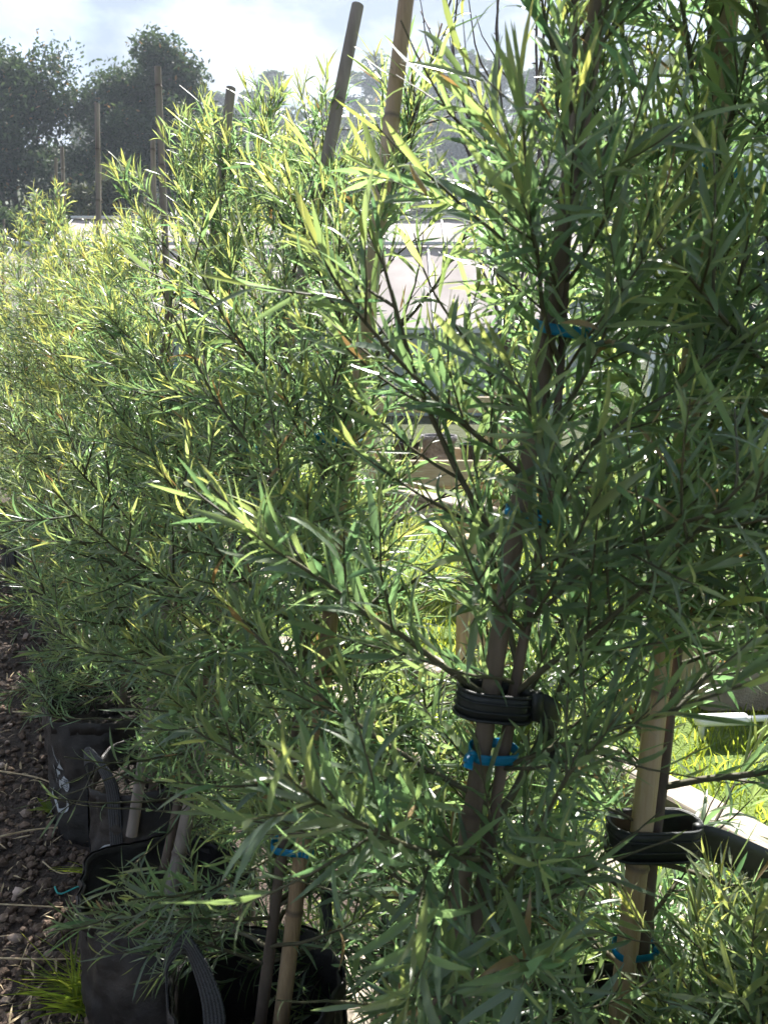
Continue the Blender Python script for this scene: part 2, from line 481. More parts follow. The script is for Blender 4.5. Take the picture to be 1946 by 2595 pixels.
RD = np.array([-0.548, 0.836])            # direction of the timber rail, seen from above
RP = np.array([0.82, 1.50])
def rail_pt(s, off=0.0):
    p = RP + RD * s + np.array([RD[1], -RD[0]]) * off      # off > 0: lawn side
    return p
# gravel sheet (left) and lawn sheet (right of the rail)
A, B_ = rail_pt(-5, -0.25), rail_pt(11, -0.25)
V = [(A[0], A[1], 0.0), (B_[0], B_[1], 0.0), (B_[0] - 12, B_[1] + 4, 0.0), (-14, -4, 0.0)]
tag(link('gravel_path', mesh_np('gravel_path', V, [(0, 1, 2), (0, 2, 3)], M['gravelbase'])), 'dark scoria gravel bed under the planter bags', kind='structure')
V = [(A[0], A[1], 0.0), (14, -4, 0.0), (16, 17, 0.0), (B_[0], B_[1], 0.0)]
V = [(v[0] + .004, v[1], v[2]) for v in V]
tag(link('lawn', mesh_np('lawn', V, [(0, 1, 2), (0, 2, 3)], M['lawnbase'])), 'sunlit lawn beyond the timber rail', kind='structure')

# ------------------------------------------------------------------ leaf shapes
def leaf_variants(stations, nvar, seed, half=0.040):
    r = np.random.default_rng(seed)
    out = []
    ts = np.linspace(0, 1, stations + 2)
    for k in range(nvar):
        bend = r.uniform(-.15, 0.55) if k % 4 else r.uniform(0.8, 1.5)
        sick = r.uniform(-.35, .35)
        tw = r.uniform(-.6, .6)
        hw = half * r.uniform(.8, 1.2)
        ang = -bend * ts ** 1.3; sk = sick * ts
        dy = np.cos(ang) * np.cos(sk); dz = np.sin(ang); dx = np.sin(sk)
        st = np.diff(ts)
        cx = np.concatenate([[0], np.cumsum((dx[1:] + dx[:-1]) / 2 * st)])
        cyy = np.concatenate([[0], np.cumsum((dy[1:] + dy[:-1]) / 2 * st)])
        cz = np.concatenate([[0], np.cumsum((dz[1:] + dz[:-1]) / 2 * st)])
        V = [(0, 0, 0)]; C = [0]
        for i in range(1, stations + 1):
            t = ts[i]
            w = hw * min(1, (t / .22) ** .7) * min(1, ((1 - t) / .42) ** .75)
            a = tw * t
            for sgn in (-1, 0, 1):
                ox = sgn * w * math.cos(a); oz = sgn * w * math.sin(a) + abs(sgn) * w * .38
                V.append((cx[i] + ox, cyy[i], cz[i] + oz)); C.append(abs(sgn))
        V.append((cx[-1], cyy[-1], cz[-1])); C.append(0.5)
        T = [(0, 2, 1), (0, 3, 2)]
        for i in range(stations - 1):
            a0 = 1 + i * 3; b0 = a0 + 3
            for q in (0, 1):
                T += [(a0 + q, a0 + q + 1, b0 + q + 1), (a0 + q, b0 + q + 1, b0 + q)]
        e = 1 + (stations - 1) * 3; tip = len(V) - 1
        T += [(e, e + 1, tip), (e + 1, e + 2, tip)]
        out.append((np.array(V), np.array(T), np.array(C, dtype=float)))
    return out
LEAF_HI = leaf_variants(4, 12, 3)
LEAF_LO = leaf_variants(2, 8, 4)
LEAF_MID = leaf_variants(3, 12, 3)
def scatter_leaves(g, variants, pos, d, n, length, wscale, youth, rand, var):
    """instance leaf variants by numpy; x = side, y = along, z = normal"""
    s = np.cross(d, n)
    for k, (V, T, C) in enumerate(variants):
        m = np.nonzero(var == k)[0]
        if not len(m): continue
        W = (V[None, :, 0, None] * s[m][:, None, :] * wscale[m][:, None, None]
             + V[None, :, 1, None] * d[m][:, None, :] + V[None, :, 2, None] * n[m][:, None, :]) * length[m][:, None, None] + pos[m][:, None, :]
        nv = len(V)
        TT = T[None] + (np.arange(len(m)) * nv)[:, None, None]
        CC = np.zeros((len(m), nv, 3))
        CC[:, :, 0] = youth[m][:, None]; CC[:, :, 1] = rand[m][:, None]; CC[:, :, 2] = C[None]
        g.add(W.reshape(-1, 3), TT.reshape(-1, 3), CC.reshape(-1, 3))
YOUTH = [0.08, 0.3, 0.6, 0.92]
LEAF_MESH = {}
def leaf_mesh(v, y, r_):
    key = (v, y, r_)
    if key not in LEAF_MESH:
        V, T, C = LEAF_HI[v]
        CC = np.stack([np.full(len(V), YOUTH[y]), np.full(len(V), (r_ + .5) / 3), C], -1)
        LEAF_MESH[key] = mesh_np('leaf', V, T, M['leaf'], CC)
    return LEAF_MESH[key]

# ------------------------------------------------------------------ shrubs
def polyline(P, n):
    """resample control points to a smooth curve"""
    P = np.asarray(P, dtype=float)
    k = len(P)
    t = np.linspace(0, k - 1, n)
    i = np.clip(t.astype(int), 0, k - 2); f = (t - i)[:, None]
    p0 = P[np.clip(i - 1, 0, k - 1)]; p1 = P[i]; p2 = P[i + 1]; p3 = P[np.clip(i + 2, 0, k - 1)]
    return 0.5 * ((2 * p1) + (-p0 + p2) * f + (2 * p0 - 5 * p1 + 4 * p2 - p3) * f ** 2 + (-p0 + 3 * p1 - 3 * p2 + p3) * f ** 3)
def grow(p0, d0, L, n, r, up=0.25, wob=0.12):
    """a shoot from p0 along d0 that bends towards the light"""
    P = [np.array(p0, dtype=float)]; d = unit(np.array(d0, dtype=float))
    for i in range(n - 1):
        d = unit(d + np.array([0, 0, up / n]) + r.normal(0, wob / math.sqrt(n), 3))
        P.append(P[-1] + d * L / (n - 1))
    return np.array(P)
# foliage thinned in view cones from EYE to open straps, bags, canes and gaps (target point, radius there, share of leaves left)
CLEAR = [((.430, 1.10, .785), .085, .05), ((.62, 1.16, .72), .05, .15), ((.110, .885, 1.125), .062, .06), ((.085, .87, 1.062), .048, .03),
         ((.36, 5.0, .86), .26, .30), ((.24, 5.0, 2.0), .34, .34), ((.02, 5.0, 1.75), .24, .5), ((1.15, 2.55, .05), .22, .3), ((.28, 3.3, .3), .13, .35), ((-.95, 2.45, .40), .10, .3), ((.40, 1.09, .60), .04, .25), ((.395, 1.10, .92), .035, .3),
         ((-.62, 1.44, .22), .10, .2), ((-.30, 1.24, .34), .12, .12), ((-.14, 1.26, .34), .11, .15), ((-.19, 1.24, .55), .07, .2), ((-1.0, 2.32, .22), .17, .06), ((-.72, 2.0, .22), .13, .10), ((-.27, 1.25, .44), .07, .08), ((-1.25, 2.1, .0), .22, .08), ((-1.15, 1.75, .0), .2, .08), ((.035, 1.42, 2.1), .07, .2), ((.015, 1.40, 1.95), .06, .35), ((-.065, 1.89, 2.28), .10, .15), ((-.11, 1.86, 2.10), .09, .3), ((-.25, 2.2, 2.55), .22, .25), ((.30, 3.0, 2.75), .28, .4)] + [((-.909, 3.35, z), .075, .22) for z in (1.55, 1.75, 1.95, 2.15, 2.35, 2.55)]
def clear_keep(P, r):
    """mask of points that stay after thinning the view cones"""
    keep = np.ones(len(P), bool)
    d = P - EYE; dist = np.linalg.norm(d, axis=1)
    for (t, rad, share) in CLEAR:
        v = np.array(t) - EYE; D = np.linalg.norm(v); u = v / D
        along_ = d @ u
        off = np.linalg.norm(d - along_[:, None] * u, axis=1)
        inside = (along_ > .1) & (along_ < D - .015)
        q = np.clip((off / (rad * np.maximum(along_, .05) / D) - .55) / .85, 0, 1)
        keep &= ~(inside & (r.uniform(0, 1, len(P)) > share + (1 - share) * q))
    return keep
COSP, SINP = math.cos(PITCH), math.sin(PITCH)
def project(P):
    d = P - EYE
    zc = d[:, 1] * COSP - d[:, 2] * SINP
    u = d[:, 1] * SINP + d[:, 2] * COSP
    zs = np.maximum(zc, 1e-3)
    return 383.5 + 772 * d[:, 0] / zs, 512 - 772 * u / zs, zc
def shrub(label, ctrl, seed, detail, nprim=44, lmax=0.5, bare=0.10, spacing=0.0064, leaf_len=0.072, nleafobj=0, r0=0.012, group='potted shrubs along the row', youth_gain=1.0, skirt=8, extra=(), lw=1.0):
    """ctrl: trunk control points in world space, first one at the soil"""
    r = np.random.default_rng(seed)
    base = np.array(ctrl[0], dtype=float)
    root = empty('potted_shrub', base)
    tag(root, label, 'shrub', group)
    tr = polyline(ctrl, 26)
    tlen = np.concatenate([[0], np.cumsum(np.linalg.norm(np.diff(tr, axis=0), axis=1))])
    H = tlen[-1]
    g = Geo()
    rad = r0 * (1 - 0.86 * (tlen / H)) * (1 + 0.06 * np.sin(tlen * 23 + seed))
    g.add(*tube(tr, rad, 8))
    g.obj('trunk', M['bark'], root, base)
    lp, ld, ln, ll, ly = [], [], [], [], []      # leaves
    def leaves_on(P, start, spc, vigour, tipyouth):
        seg = np.linalg.norm(np.diff(P, axis=0), axis=1); s = np.concatenate([[0], np.cumsum(seg)])
        L = s[-1]
        if L < 0.02: return
        n = int((L - start) / spc)
        if n < 2: return
        u = np.linspace(start, L, n) + r.normal(0, spc * .25, n)
        u = np.clip(u, 0, L)
        pos = np.stack([np.interp(u, s, P[:, k]) for k in range(3)], -1)
        ax = unit(np.stack([np.interp(u, s, np.gradient(P[:, k], s)) for k in range(3)], -1))
        ph = np.arange(n) * 2.39996 + r.uniform(0, 6.28) + r.normal(0, .25, n)
        a = unit(np.cross(ax, [0.2, 0.1, 0.97])); b = np.cross(ax, a)
        radial = a * np.cos(ph)[:, None] + b * np.sin(ph)[:, None]
        q = u / L
        ang = np.interp(q, [0, .75, 1], [.80, .66, .32]) + r.normal(0, .18, n)
        d = unit(ax * np.cos(ang)[:, None] + radial * np.sin(ang)[:, None] + np.array([0, 0, .10]))
        nn = unit(ax - (ax * d).sum(-1, keepdims=True) * d + r.normal(0, .18, (n, 3)))
        nn = unit(nn - (nn * d).sum(-1, keepdims=True) * d)
        lng = leaf_len * vigour * np.interp(q, [0, .2, .8, .94, 1], [.85, 1, 1, .72, .42]) * r.uniform(.62, 1.18, n)
        y = np.clip(youth_gain * tipyouth * np.interp(q, [0, .55, .85, 1], [.04, .16, .62, 1.1]) + r.normal(0, .1, n), 0, 1)
        lp.append(pos); ld.append(d); ln.append(nn); ll.append(lng); ly.append(y)
    def near(P):
        return np.min(np.linalg.norm(P - EYE, axis=1))
    gb_all = Geo()
    az = r.uniform(0, 6.28)
    jobs = list(range(-skirt, nprim)) + [1000 + k for k in range(len(extra))]
    for i in jobs:
        ex = extra[i - 1000] if i >= 1000 else None
        h = bare + (1 - bare) * ((i + r.uniform(0, .8)) / nprim) ** 0.92 if i >= 0 else bare + r.uniform(0, .12)
        if ex: h = ex[0]
        if h > .985: continue
        p0 = np.array([np.interp(h * H, tlen, tr[:, k]) for k in range(3)])
        az += 2.39996 + r.normal(0, .3)
        el = R(np.interp(h, [0, .25, .7, 1], [8, 26, 46, 64]) + r.normal(0, 9))
        L = lmax * np.interp(h, [0, .12, .35, .7, .92, 1], [.75, .95, 1.0, .86, .52, .24] if base[1] < 1.15 else [.75, .95, 1.0, .72, .36, .18]) * r.uniform(.7, 1.15)
        if ex: az, el, L = R(ex[1]), R(ex[2]), ex[3]
        d0 = np.array([math.cos(az) * math.cos(el), math.sin(az) * math.cos(el), math.sin(el)])
        tocam = float(np.dot(unit(EYE[:2] - p0[:2]), unit(d0[:2])))
        if i < 0 and base[1] < 1.35 and tocam > .85: continue
        if not ex and base[1] < 1.35 and tocam > .95 and h < .5: continue
        if not ex and base[1] < 1.35 and tocam > 0.2: L *= (1 - .22 * tocam)
        if i < 0:
            d0[2] = r.uniform(-.05, .35); P = grow(p0, d0, L * (.9 if base[1] < 1.45 else .62), 9, r, up=-.75)
        else:
            P = grow(p0, d0, L, 9, r, up=.45 if h > .2 else .15, wob=.2)
        tries = 0
        while near(P) < 0.46 and i >= 0 and tries < 4:
            L *= .75; P = grow(p0, d0, L, 9, r, up=.45); tries += 1
        if near(P) < 0.44: continue
        if detail == 2 and not ex and np.mean(clear_keep(P[2:], r)) < .5: continue
        gb = Geo() if detail == 2 else gb_all
        rb = max(.0016, .0052 * L / .5)
        gb.add(*tube(P, np.linspace(rb, rb * .28, len(P)), 5 if detail == 2 else 4, False))
        vig = r.uniform(.85, 1.12); ty = np.interp(h, [0, .5, 1], [.38, .75, 1.0])
        leaves_on(P, L * .14, spacing, vig, ty)
        ns = int(L / .055)
        for k in range(ns):
            q = .16 + .74 * (k + r.uniform(0, .8)) / max(1, ns)
            ii = q * 8; i0 = min(int(ii), 7); pp = P[i0] + (P[i0 + 1] - P[i0]) * (ii - i0)
            ax = unit(P[i0 + 1] - P[i0])
            ph = k * 2.39996 + r.uniform(0, 6.28)
            a = unit(np.cross(ax, [0.2, 0.1, .97])); b = np.cross(ax, a)
            dd = ax * .72 + (a * math.cos(ph) + b * math.sin(ph)) * .7
            l2 = L * r.uniform(.28, .58) * (1 - q * .5)
            if l2 < .04: continue
            P2 = grow(pp, dd, l2, 5, r, up=.35)
            if near(P2) < .44: continue
            if detail == 2 and np.mean(clear_keep(P2[1:], r)) < .6: continue
            gb.add(*tube(P2, np.linspace(rb * .5, rb * .2, 5), 3, False))
            leaves_on(P2, .01, spacing * 1.05, vig * .93, ty)
        if detail == 2:
            gb.obj('branch', M['twig'], root, base)
    leaves_on(tr[14:], .02, spacing, 1.0, 1.0)
    if detail < 2 and gb_all.n: gb_all.obj('branches', M['twig'], root, base)
    pos = np.concatenate(lp); d = np.concatenate(ld); n = np.concatenate(ln); L = np.concatenate(ll); y = np.concatenate(ly)
    dist = np.linalg.norm(pos + d * L[:, None] * .5 - EYE, axis=1)
    keep = (dist > .42) & clear_keep(pos + d * L[:, None] * .5, r)
    pos, d, n, L, y, dist = pos[keep], d[keep], n[keep], L[keep], y[keep], dist[keep]
    N = len(pos)
    var = r.integers(0, len(LEAF_HI), N); rnd = r.uniform(0, 1, N); ws = r.uniform(.8, 1.2, N) * lw
    isobj = np.zeros(N, bool)
    if nleafobj:
        px, py, zc = project(pos + d * L[:, None] * .5)
        infr = (px > 4) & (px < 763) & (py > 4) & (py < 1020) & (zc > .2)
        # apparent size from the eye: seen length foreshortened by the view direction
        vd = unit(pos - EYE); fs = np.sqrt(np.maximum(0.05, 1 - (vd * d).sum(-1) ** 2))
        size = np.where(infr, L * fs / np.maximum(zc, .2), 0)
        idx = np.argsort(-size)[:nleafobj]
        idx = idx[size[idx] > 0]
        isobj[idx] = True
        s = np.cross(d, n)
        for i in idx:
            me = leaf_mesh(int(var[i]), int(np.argmin(np.abs(np.array(YOUTH) - y[i]))), int(rnd[i] * 3))
            o = bpy.data.objects.new('leaf', me)
            col.objects.link(o)
            o.parent = root
            q = pos[i] - base
            X_ = s[i] * ws[i] * L[i]; Y_ = d[i] * L[i]; Z_ = n[i] * L[i]
            o.matrix_local = Matrix(((X_[0], Y_[0], Z_[0], q[0]), (X_[1], Y_[1], Z_[1], q[1]), (X_[2], Y_[2], Z_[2], q[2]), (0, 0, 0, 1)))
    k = ~isobj
    gf = Geo()
    vs = (LEAF_HI if base[1] < 1.3 else LEAF_MID) if detail == 2 else LEAF_LO
    scatter_leaves(gf, vs, pos[k] - base, d[k], n[k], L[k], ws[k] * (1.0 if detail == 2 else 1.12), y[k], rnd[k], var[k] % len(vs))
    fo = link('foliage', gf.mesh('foliage', M['leaf']), root)
    fo['kind'] = 'stuff'
    NL.append(N)
    return root, tr, N

# ------------------------------------------------------------------ canes, ties, straps, bags
def cane(label, b, t, dia, seed, mat='cane', split=False, group='canes staking the shrubs'):
    r = np.random.default_rng(seed)
    b = np.array(b, dtype=float); t = np.array(t, dtype=float)
    L = np.linalg.norm(t - b); n = max(20, int(L / .035))
    s = np.linspace(0, L, n)
    extra = []
    nodes = np.arange(.12 + r.uniform(0, .1), L, r.uniform(.24, .31))
    for q in nodes: extra += [q - .009, q - .003, q, q + .004, q + .010]
    s = np.unique(np.clip(np.concatenate([s, extra]), 0, L))
    rad = dia / 2 * (1 - .16 * s / L)
    for q in nodes:
        rad = rad * (1 + .15 * np.exp(-((s - q) / .0035) ** 2) - .05 * np.exp(-((s - q - .012) / .008) ** 2))
    P = b + (t - b) * (s / L)[:, None]
    bow = np.array([r.normal(0, .008), r.normal(0, .008), 0])
    P = P + bow * np.sin(math.pi * s / L)[:, None]
    g = Geo(); V, T = tube(P, rad, 14, False)
    dk = np.zeros(len(s))
    for q in nodes: dk = np.maximum(dk, np.exp(-((s - q - .004) / .005) ** 2))
    g.add(V, T, np.repeat(np.stack([dk, dk * 0, dk * 0], -1), 14, axis=0))
    # hollow cut end
    top = V[-14:]; c = P[-1]; inner = c + (top - c) * .68; deep = inner - unit(t - b) * .03
    g.add(np.concatenate([top, inner, deep, [c - unit(t - b) * .03]]),
          np.concatenate([grid_tris(3, 14, True), [(28 + k, 28 + (k + 1) % 14, 42) for k in range(14)]]))
    o = g.obj('bamboo_cane', M[mat], None, tuple(b))
    tag(o, label, 'cane', group)
    return o, b, t
def stadium(c, u, v, half, rad, n=28):
    """closed loop round two upright members; u = direction between them"""
    th = np.linspace(0, 2 * math.pi, n + 1)
    pts = []
    for a in th:
        x = math.cos(a); y = math.sin(a)
        pts.append(c + u * (x * rad + (half if x > 0 else -half) * min(1, abs(x) * 3)) + v * y * rad)
    return np.array(pts)
def tie(label, c, u, axis, half, rad, seed, width=.0125, tag_yellow=False):
    r = np.random.default_rng(seed)
    axis = unit(axis); u = unit(np.array(u) - axis * np.dot(u, axis)); v = np.cross(axis, u)
    root = empty('blue_tie', c)
    tag(root, label, 'plant tie', 'blue tape ties on the canes')
    c = np.array(c, dtype=float)
    P = stadium(c, u, v, half, rad)
    P += axis * (np.sin(np.linspace(0, 6.28, len(P))) * .004)[:, None]
    g = Geo(); g.add(*ribbon(P, axis, width, .0012)); g.obj('band', M['blue'], root, c)
    # knot and two loose tails
    k0 = c - u * (half + rad) * r.choice([-1, 1]) * .95 - np.array([0, rad * .6, 0])
    for q in range(2):
        dd = unit(np.array([r.normal(-.3, .5), -.7 - r.uniform(0, .5), r.normal(.1, .5)]))
        L = r.uniform(.018, .034)
        P2 = np.array([k0, k0 + dd * L * .5 + [0, 0, .004], k0 + dd * L - [0, 0, .004]])
        g = Geo(); g.add(*ribbon(polyline(P2, 6), unit(np.cross(dd, [.3, .2, .9])), np.linspace(width * .55, width * .95, 6), .001)); g.obj('tail', M['blue'], root, c)
    g = Geo(); box_geo(g, k0, (.011, .009, .012), r.uniform(0, 1), .003); g.obj('knot', M['blue'], root, c)
    if tag_yellow:
        g = Geo(); g.add(*ribbon(polyline([k0, k0 + [.008, -.004, .01], k0 + [.02, -.006, .014]], 6), (0, 0, 1), .006, .001)); g.obj('yellow_tag', M['yellow'], root, c)
    return root
def strap(label, c, u, axis, half, rad, tail_pts, width=.052):
    axis = unit(axis); c = np.array(c, dtype=float)
    u = unit(np.array(u, dtype=float) - axis * np.dot(u, axis)); v = np.cross(axis, u)
    root = empty('rubber_strap', c)
    tag(root, label, 'strap', 'black rubber straps tying the shrubs')
    P = stadium(c, u, v, half, rad, 40)
    g = Geo(); g.add(*ribbon(P, axis, width, .0028)); g.obj('loop', M['rubber'], root, c)
    for k in (-.48, -.17, .17, .48):
        P2 = stadium(c + axis * width * k, u, v, half, rad + .0026, 40)
        g = Geo(); V, T = tube(P2, .0017 if abs(k) < .3 else .0022, 6, False); g.add(V, T); g.obj('rib', M['rubber'], root, c)
    tp = polyline(tail_pts, 16)
    dt = unit(np.gradient(tp, axis=0)); sd = np.array([unit(axis - dt[j] * np.dot(axis, dt[j]) + np.array([0, .25, 0]) * j / 16) for j in range(16)])
    g = Geo(); g.add(*ribbon(tp, sd, width * 1.05, .0022)); g.obj('tail', M['rubber'], root, c)
    g = Geo(); box_geo(g, np.array(tail_pts[0]), (.016, .014, width * 1.12), .4, .004); g.obj('clasp', M['rubber'], root, c)
    return root

def bag_radius(th, z, H, rad, seed):
    k = z / H
    r_ = rad * (0.955 + .05 * math.sin(k * 2.6))
    r_ *= 1 + .035 * math.sin(2 * th + seed) * k + .02 * math.sin(3 * th + seed * 2.1) * k
    r_ += .016 * fbm((math.cos(th) * 2.2 + seed * 3, math.sin(th) * 2.2, z * 6), 4) + .008 * fbm((math.cos(th) * 7 + seed, math.sin(th) * 7, z * 22), 3)
    return r_
def bag_rim(th, H, seed):
    return H * (1 + .03 * math.sin(th + seed * 1.7) + .022 * math.sin(2 * th + seed) + .012 * math.sin(5 * th + seed * 3))
def bag(label, c, rad, H, seed, soil=.30, handles=(), group='black planter bags along the row', fine=True):
    root = empty('planter_bag', (c[0], c[1], 0))
    tag(root, label, 'planter bag', group)
    m = 72 if fine else 36; n = 26 if fine else 12
    V = []
    th = np.arange(m) * 2 * math.pi / m
    rows = []
    for i in range(n):
        k = i / (n - 1)
        rows.append([(math.cos(t) * bag_radius(t, k * H, H, rad, seed) , math.sin(t) * bag_radius(t, k * H, H, rad, seed), k * bag_rim(t, H, seed)) for t in th])
    top = np.array(rows[-1])
    inn = top.copy(); inn[:, :2] *= (1 - .006 / rad); rows.append(inn)
    for q in (.85, .65, .4):
        z = soil - .03 + (H - soil + .03) * q
        rows.append([(math.cos(t) * (bag_radius(t, z, H, rad, seed) - .006), math.sin(t) * (bag_radius(t, z, H, rad, seed) - .006), z * bag_rim(t, H, seed) / H) for t in th])
    z = soil - .03
    rows.append([(math.cos(t) * (rad * .93), math.sin(t) * (rad * .93), z) for t in th])
    V = np.array(rows).reshape(-1, 3)
    w = link('fabric_wall', mesh_np('fabric_wall', V, grid_tris(len(rows), m, True), M['bag']), root)
    # folded hem with a stitched edge
    g = Geo()
    hp = []
    for dz, dr in ((-.034, .0012), (-.034, .0034), (0.0, .0042), (.004, .001)):
        hp.append([(math.cos(t) * (bag_radius(t, H, H, rad, seed) + dr), math.sin(t) * (bag_radius(t, H, H, rad, seed) + dr), bag_rim(t, H, seed) + dz) for t in th])
    g.add(np.array(hp).reshape(-1, 3), grid_tris(4, m, True))
    g.obj('hem', M['bag'], root)
    # soil, slightly domed and lumpy
    sr = [(0, 0, soil + .008)]
    T = []
    for j in range(1, 6):
        for t in th:
            rr = rad * .95 * j / 5
            sr.append((math.cos(t) * rr, math.sin(t) * rr, soil + .012 * fbm((math.cos(t) * rr * 20, math.sin(t) * rr * 20, seed), 3)))
    for k in range(m): T.append((0, 1 + k, 1 + (k + 1) % m))
    T = np.concatenate([np.array(T), grid_tris(5, m, True) + 1])
    link('soil', mesh_np('soil', sr, T, M['soil']), root)
    for (ta, tb, rise, lean) in handles:
        zr = H
        def wp(t, z, off): 
            rr = bag_radius(t, min(z, H), H, rad, seed) + off
            return (math.cos(t) * rr, math.sin(t) * rr, z)
        ra = bag_rim(ta, H, seed); rb = bag_rim(tb, H, seed)
        mid = (np.array(wp(ta, H, 0)) + np.array(wp(tb, H, 0))) / 2
        out = unit(np.array([mid[0], mid[1], 0])) * lean
        pa = np.array(wp(ta, ra, .006)); pb = np.array(wp(tb, rb, .006))
        up = np.array([0, 0, 1.0])
        ctrl = [wp(ta, .06, .007), wp(ta, H * .5, .008), tuple(pa), tuple(pa + (pb - pa) * .06 + up * rise * .62 + out * .6), tuple((pa + pb) / 2 + up * rise + out),
                tuple(pb + (pa - pb) * .06 + up * rise * .62 + out * .6), tuple(pb), wp(tb, H * .5, .008), wp(tb, .06, .007)]
        P = polyline(ctrl, 44)
        d = unit(np.gradient(P, axis=0))
        outd = unit(np.stack([P[:, 0], P[:, 1], np.zeros(len(P))], -1))
        side = unit(np.cross(d, outd))
        g = Geo(); g.add(*ribbon(P, side, .042, .003)); g.obj('handle', M['webbing'], root)
    return root
def decal(bag_root, name, polys, c_th, rad, H, seed, mat, parent=None, off=.0035):
    """flat print wrapped on the bag wall; polys are strips of (left, right) points in metres (along wall, height)"""
    g = Geo()
    for strip in polys:
        V = []
        for (a, b) in strip:
            for (s, z) in (a, b):
                t = c_th + s / rad
                rr = bag_radius(t, z, H, rad, seed) + off
                V.append((math.cos(t) * rr, math.sin(t) * rr, z * bag_rim(t, H, seed) / H))
        n = len(strip)
        g.add(V, grid_tris(n, 2))
    return g.obj(name, mat, parent or bag_root)

exec_order = []
# ==== the row: canes, shrubs, bags (world coordinates in metres) ====
BAG = [  # label, centre, radius, height, seed, soil, handles(angle a, angle b, rise, lean)
    ('black planter bag nearest the camera, open top showing a cane and stem', (-.24, 1.255), .160, .395, 1.3, .17, [(R(200), R(254), .165, .0), (R(2), R(34), .15, -.01)]),
    ('black planter bag behind the nearest one, beside the grass tuft', (-.49, 1.55), .190, .385, 2.2, .31, [(R(60), R(20), .12, 0.02)]),
    ('black planter bag printed with a pale arc, strap handle drooping', (-.66, 2.05), .19, .40, 4.4, .33, [(R(196), R(252), .10, .015)]),
    ('black planter bag with a round white emblem on its side', (-.92, 2.42), .21, .43, 3.1, .37, [(R(70), R(110), .05, .03)]),
    ('black planter bag half hidden by foliage behind the emblem bag', (-1.07, 2.86), .205, .42, 5.7, .36, []),
]
for (lb, c, rad, H, sd, soil, hd) in BAG:
    r_ = bag(lb, c, rad, H, sd, soil, hd)
    if 'emblem on' in lb:
        # emblem: two letter strokes, a round globe badge and a hook swoosh, on the side turned to the camera
        c0 = R(248)
        def arc(cx, cz, r1, w, a0, a1, n=18):
            st = []
            for i in range(n + 1):
                q = i / n; a = a0 + (a1 - a0) * q; ww = w * math.sin(math.pi * min(1, max(0.04, q)) ) ** .7
                st.append(((cx + math.cos(a) * (r1 - ww / 2), cz + math.sin(a) * (r1 - ww / 2)), (cx + math.cos(a) * (r1 + ww / 2), cz + math.sin(a) * (r1 + ww / 2))))
            return st
        em = decal(r_, 'emblem', [
            [((-.075, .205), (-.062, .205)), ((-.075, .275), (-.062, .270))],
            [((-.056, .195), (-.040, .195)), ((-.056, .262), (-.042, .255))],
            [((-.040, .222), (-.032, .220)), ((-.040, .232), (-.032, .230))],
            [((-.052, .268), (-.028, .262)), ((-.040, .285), (-.037, .285)), ((-.037, .302), (-.036, .302))],
            [((-.048, .285), (-.046, .285)), ((-.060, .31), (-.058, .31)), ((-.062, .345), (-.060, .345))],
            arc(-.045, .165, .045, .017, R(160), R(372)),
        ], c0, rad, H, sd, M['wire'])
        disc = [((-.012 - .020 * math.sin(math.pi * q), .222 - .027 * math.cos(math.pi * q)), (-.012 + .020 * math.sin(math.pi * q), .222 - .027 * math.cos(math.pi * q))) for q in np.linspace(0.02, .98, 14)]
        dd = decal(r_, 'badge', [disc], c0, rad, H, sd, M['wire'])
        lines = []
        for k in (-.016, -.009, .009, .016):
            hw = math.sqrt(max(0, .026 ** 2 - k ** 2)) * .72
            lines.append([((-.012 - hw, .222 + k - .001), (-.012 - hw, .222 + k + .001)), ((-.012 + hw, .222 + k - .001), (-.012 + hw, .222 + k + .001))])
        for k in (-.013, -.008, -.003, .002, .007, .012):
            for zz in (.2225, .2345):
                lines.append([((-.0125 + k, zz - .006), (-.0105 + k, zz - .006)), ((-.0125 + k, zz + .005), (-.0105 + k, zz + .005))])
        decal(r_, 'badge_lettering', lines, c0, rad, H, sd, M['printdark'], dd, off=.0048)
    if 'pale arc' in lb:
        c0 = R(250)
        st = []
        for i in range(21):
            q = i / 20; a = R(195) + (R(50) - R(195)) * q; ww = .012 * math.sin(math.pi * max(.05, min(.95, q))) ** .6 + .002
            st.append(((math.cos(a) * (.066 - ww / 2), .17 + 1.25 * math.sin(a) * (.062 - ww / 2)), (math.cos(a) * (.066 + ww / 2), .17 + 1.25 * math.sin(a) * (.062 + ww / 2))))
        decal(r_, 'printed_arc', [st], c0, rad, H, sd, M['wire'])
# further bags of the row
FAR = [(-1.24, 3.27), (-1.45, 3.69), (-1.67, 4.10), (-1.91, 4.50), (-2.16, 4.90), (-2.42, 5.30), (-2.70, 5.72), (-3.0, 6.2)]
far_words = ['fifth', 'sixth', 'seventh', 'eighth', 'ninth', 'tenth', 'eleventh', 'twelfth', 'thirteenth', 'fourteenth', 'fifteenth', 'sixteenth']
for i, c in enumerate(FAR[:7]):
    bag('black planter bag under the %s shrub from the front of the left row' % far_words[i], c, .205, .42, 6.1 + i * 1.3, .36, [(R(200), R(240), .08, .02)] if i == 5 else [], fine=False)
bag('black planter bag under the shrub with the small rubber strap', (.05, .83), .19, .40, 11.0, .34, [], fine=False)
bag('black planter bag under the rightmost fully visible caned shrub', (.40, 1.10), .19, .40, 12.0, .34, [], fine=False)

def lerp(a, b, t): return np.array(a) + (np.array(b) - np.array(a)) * t
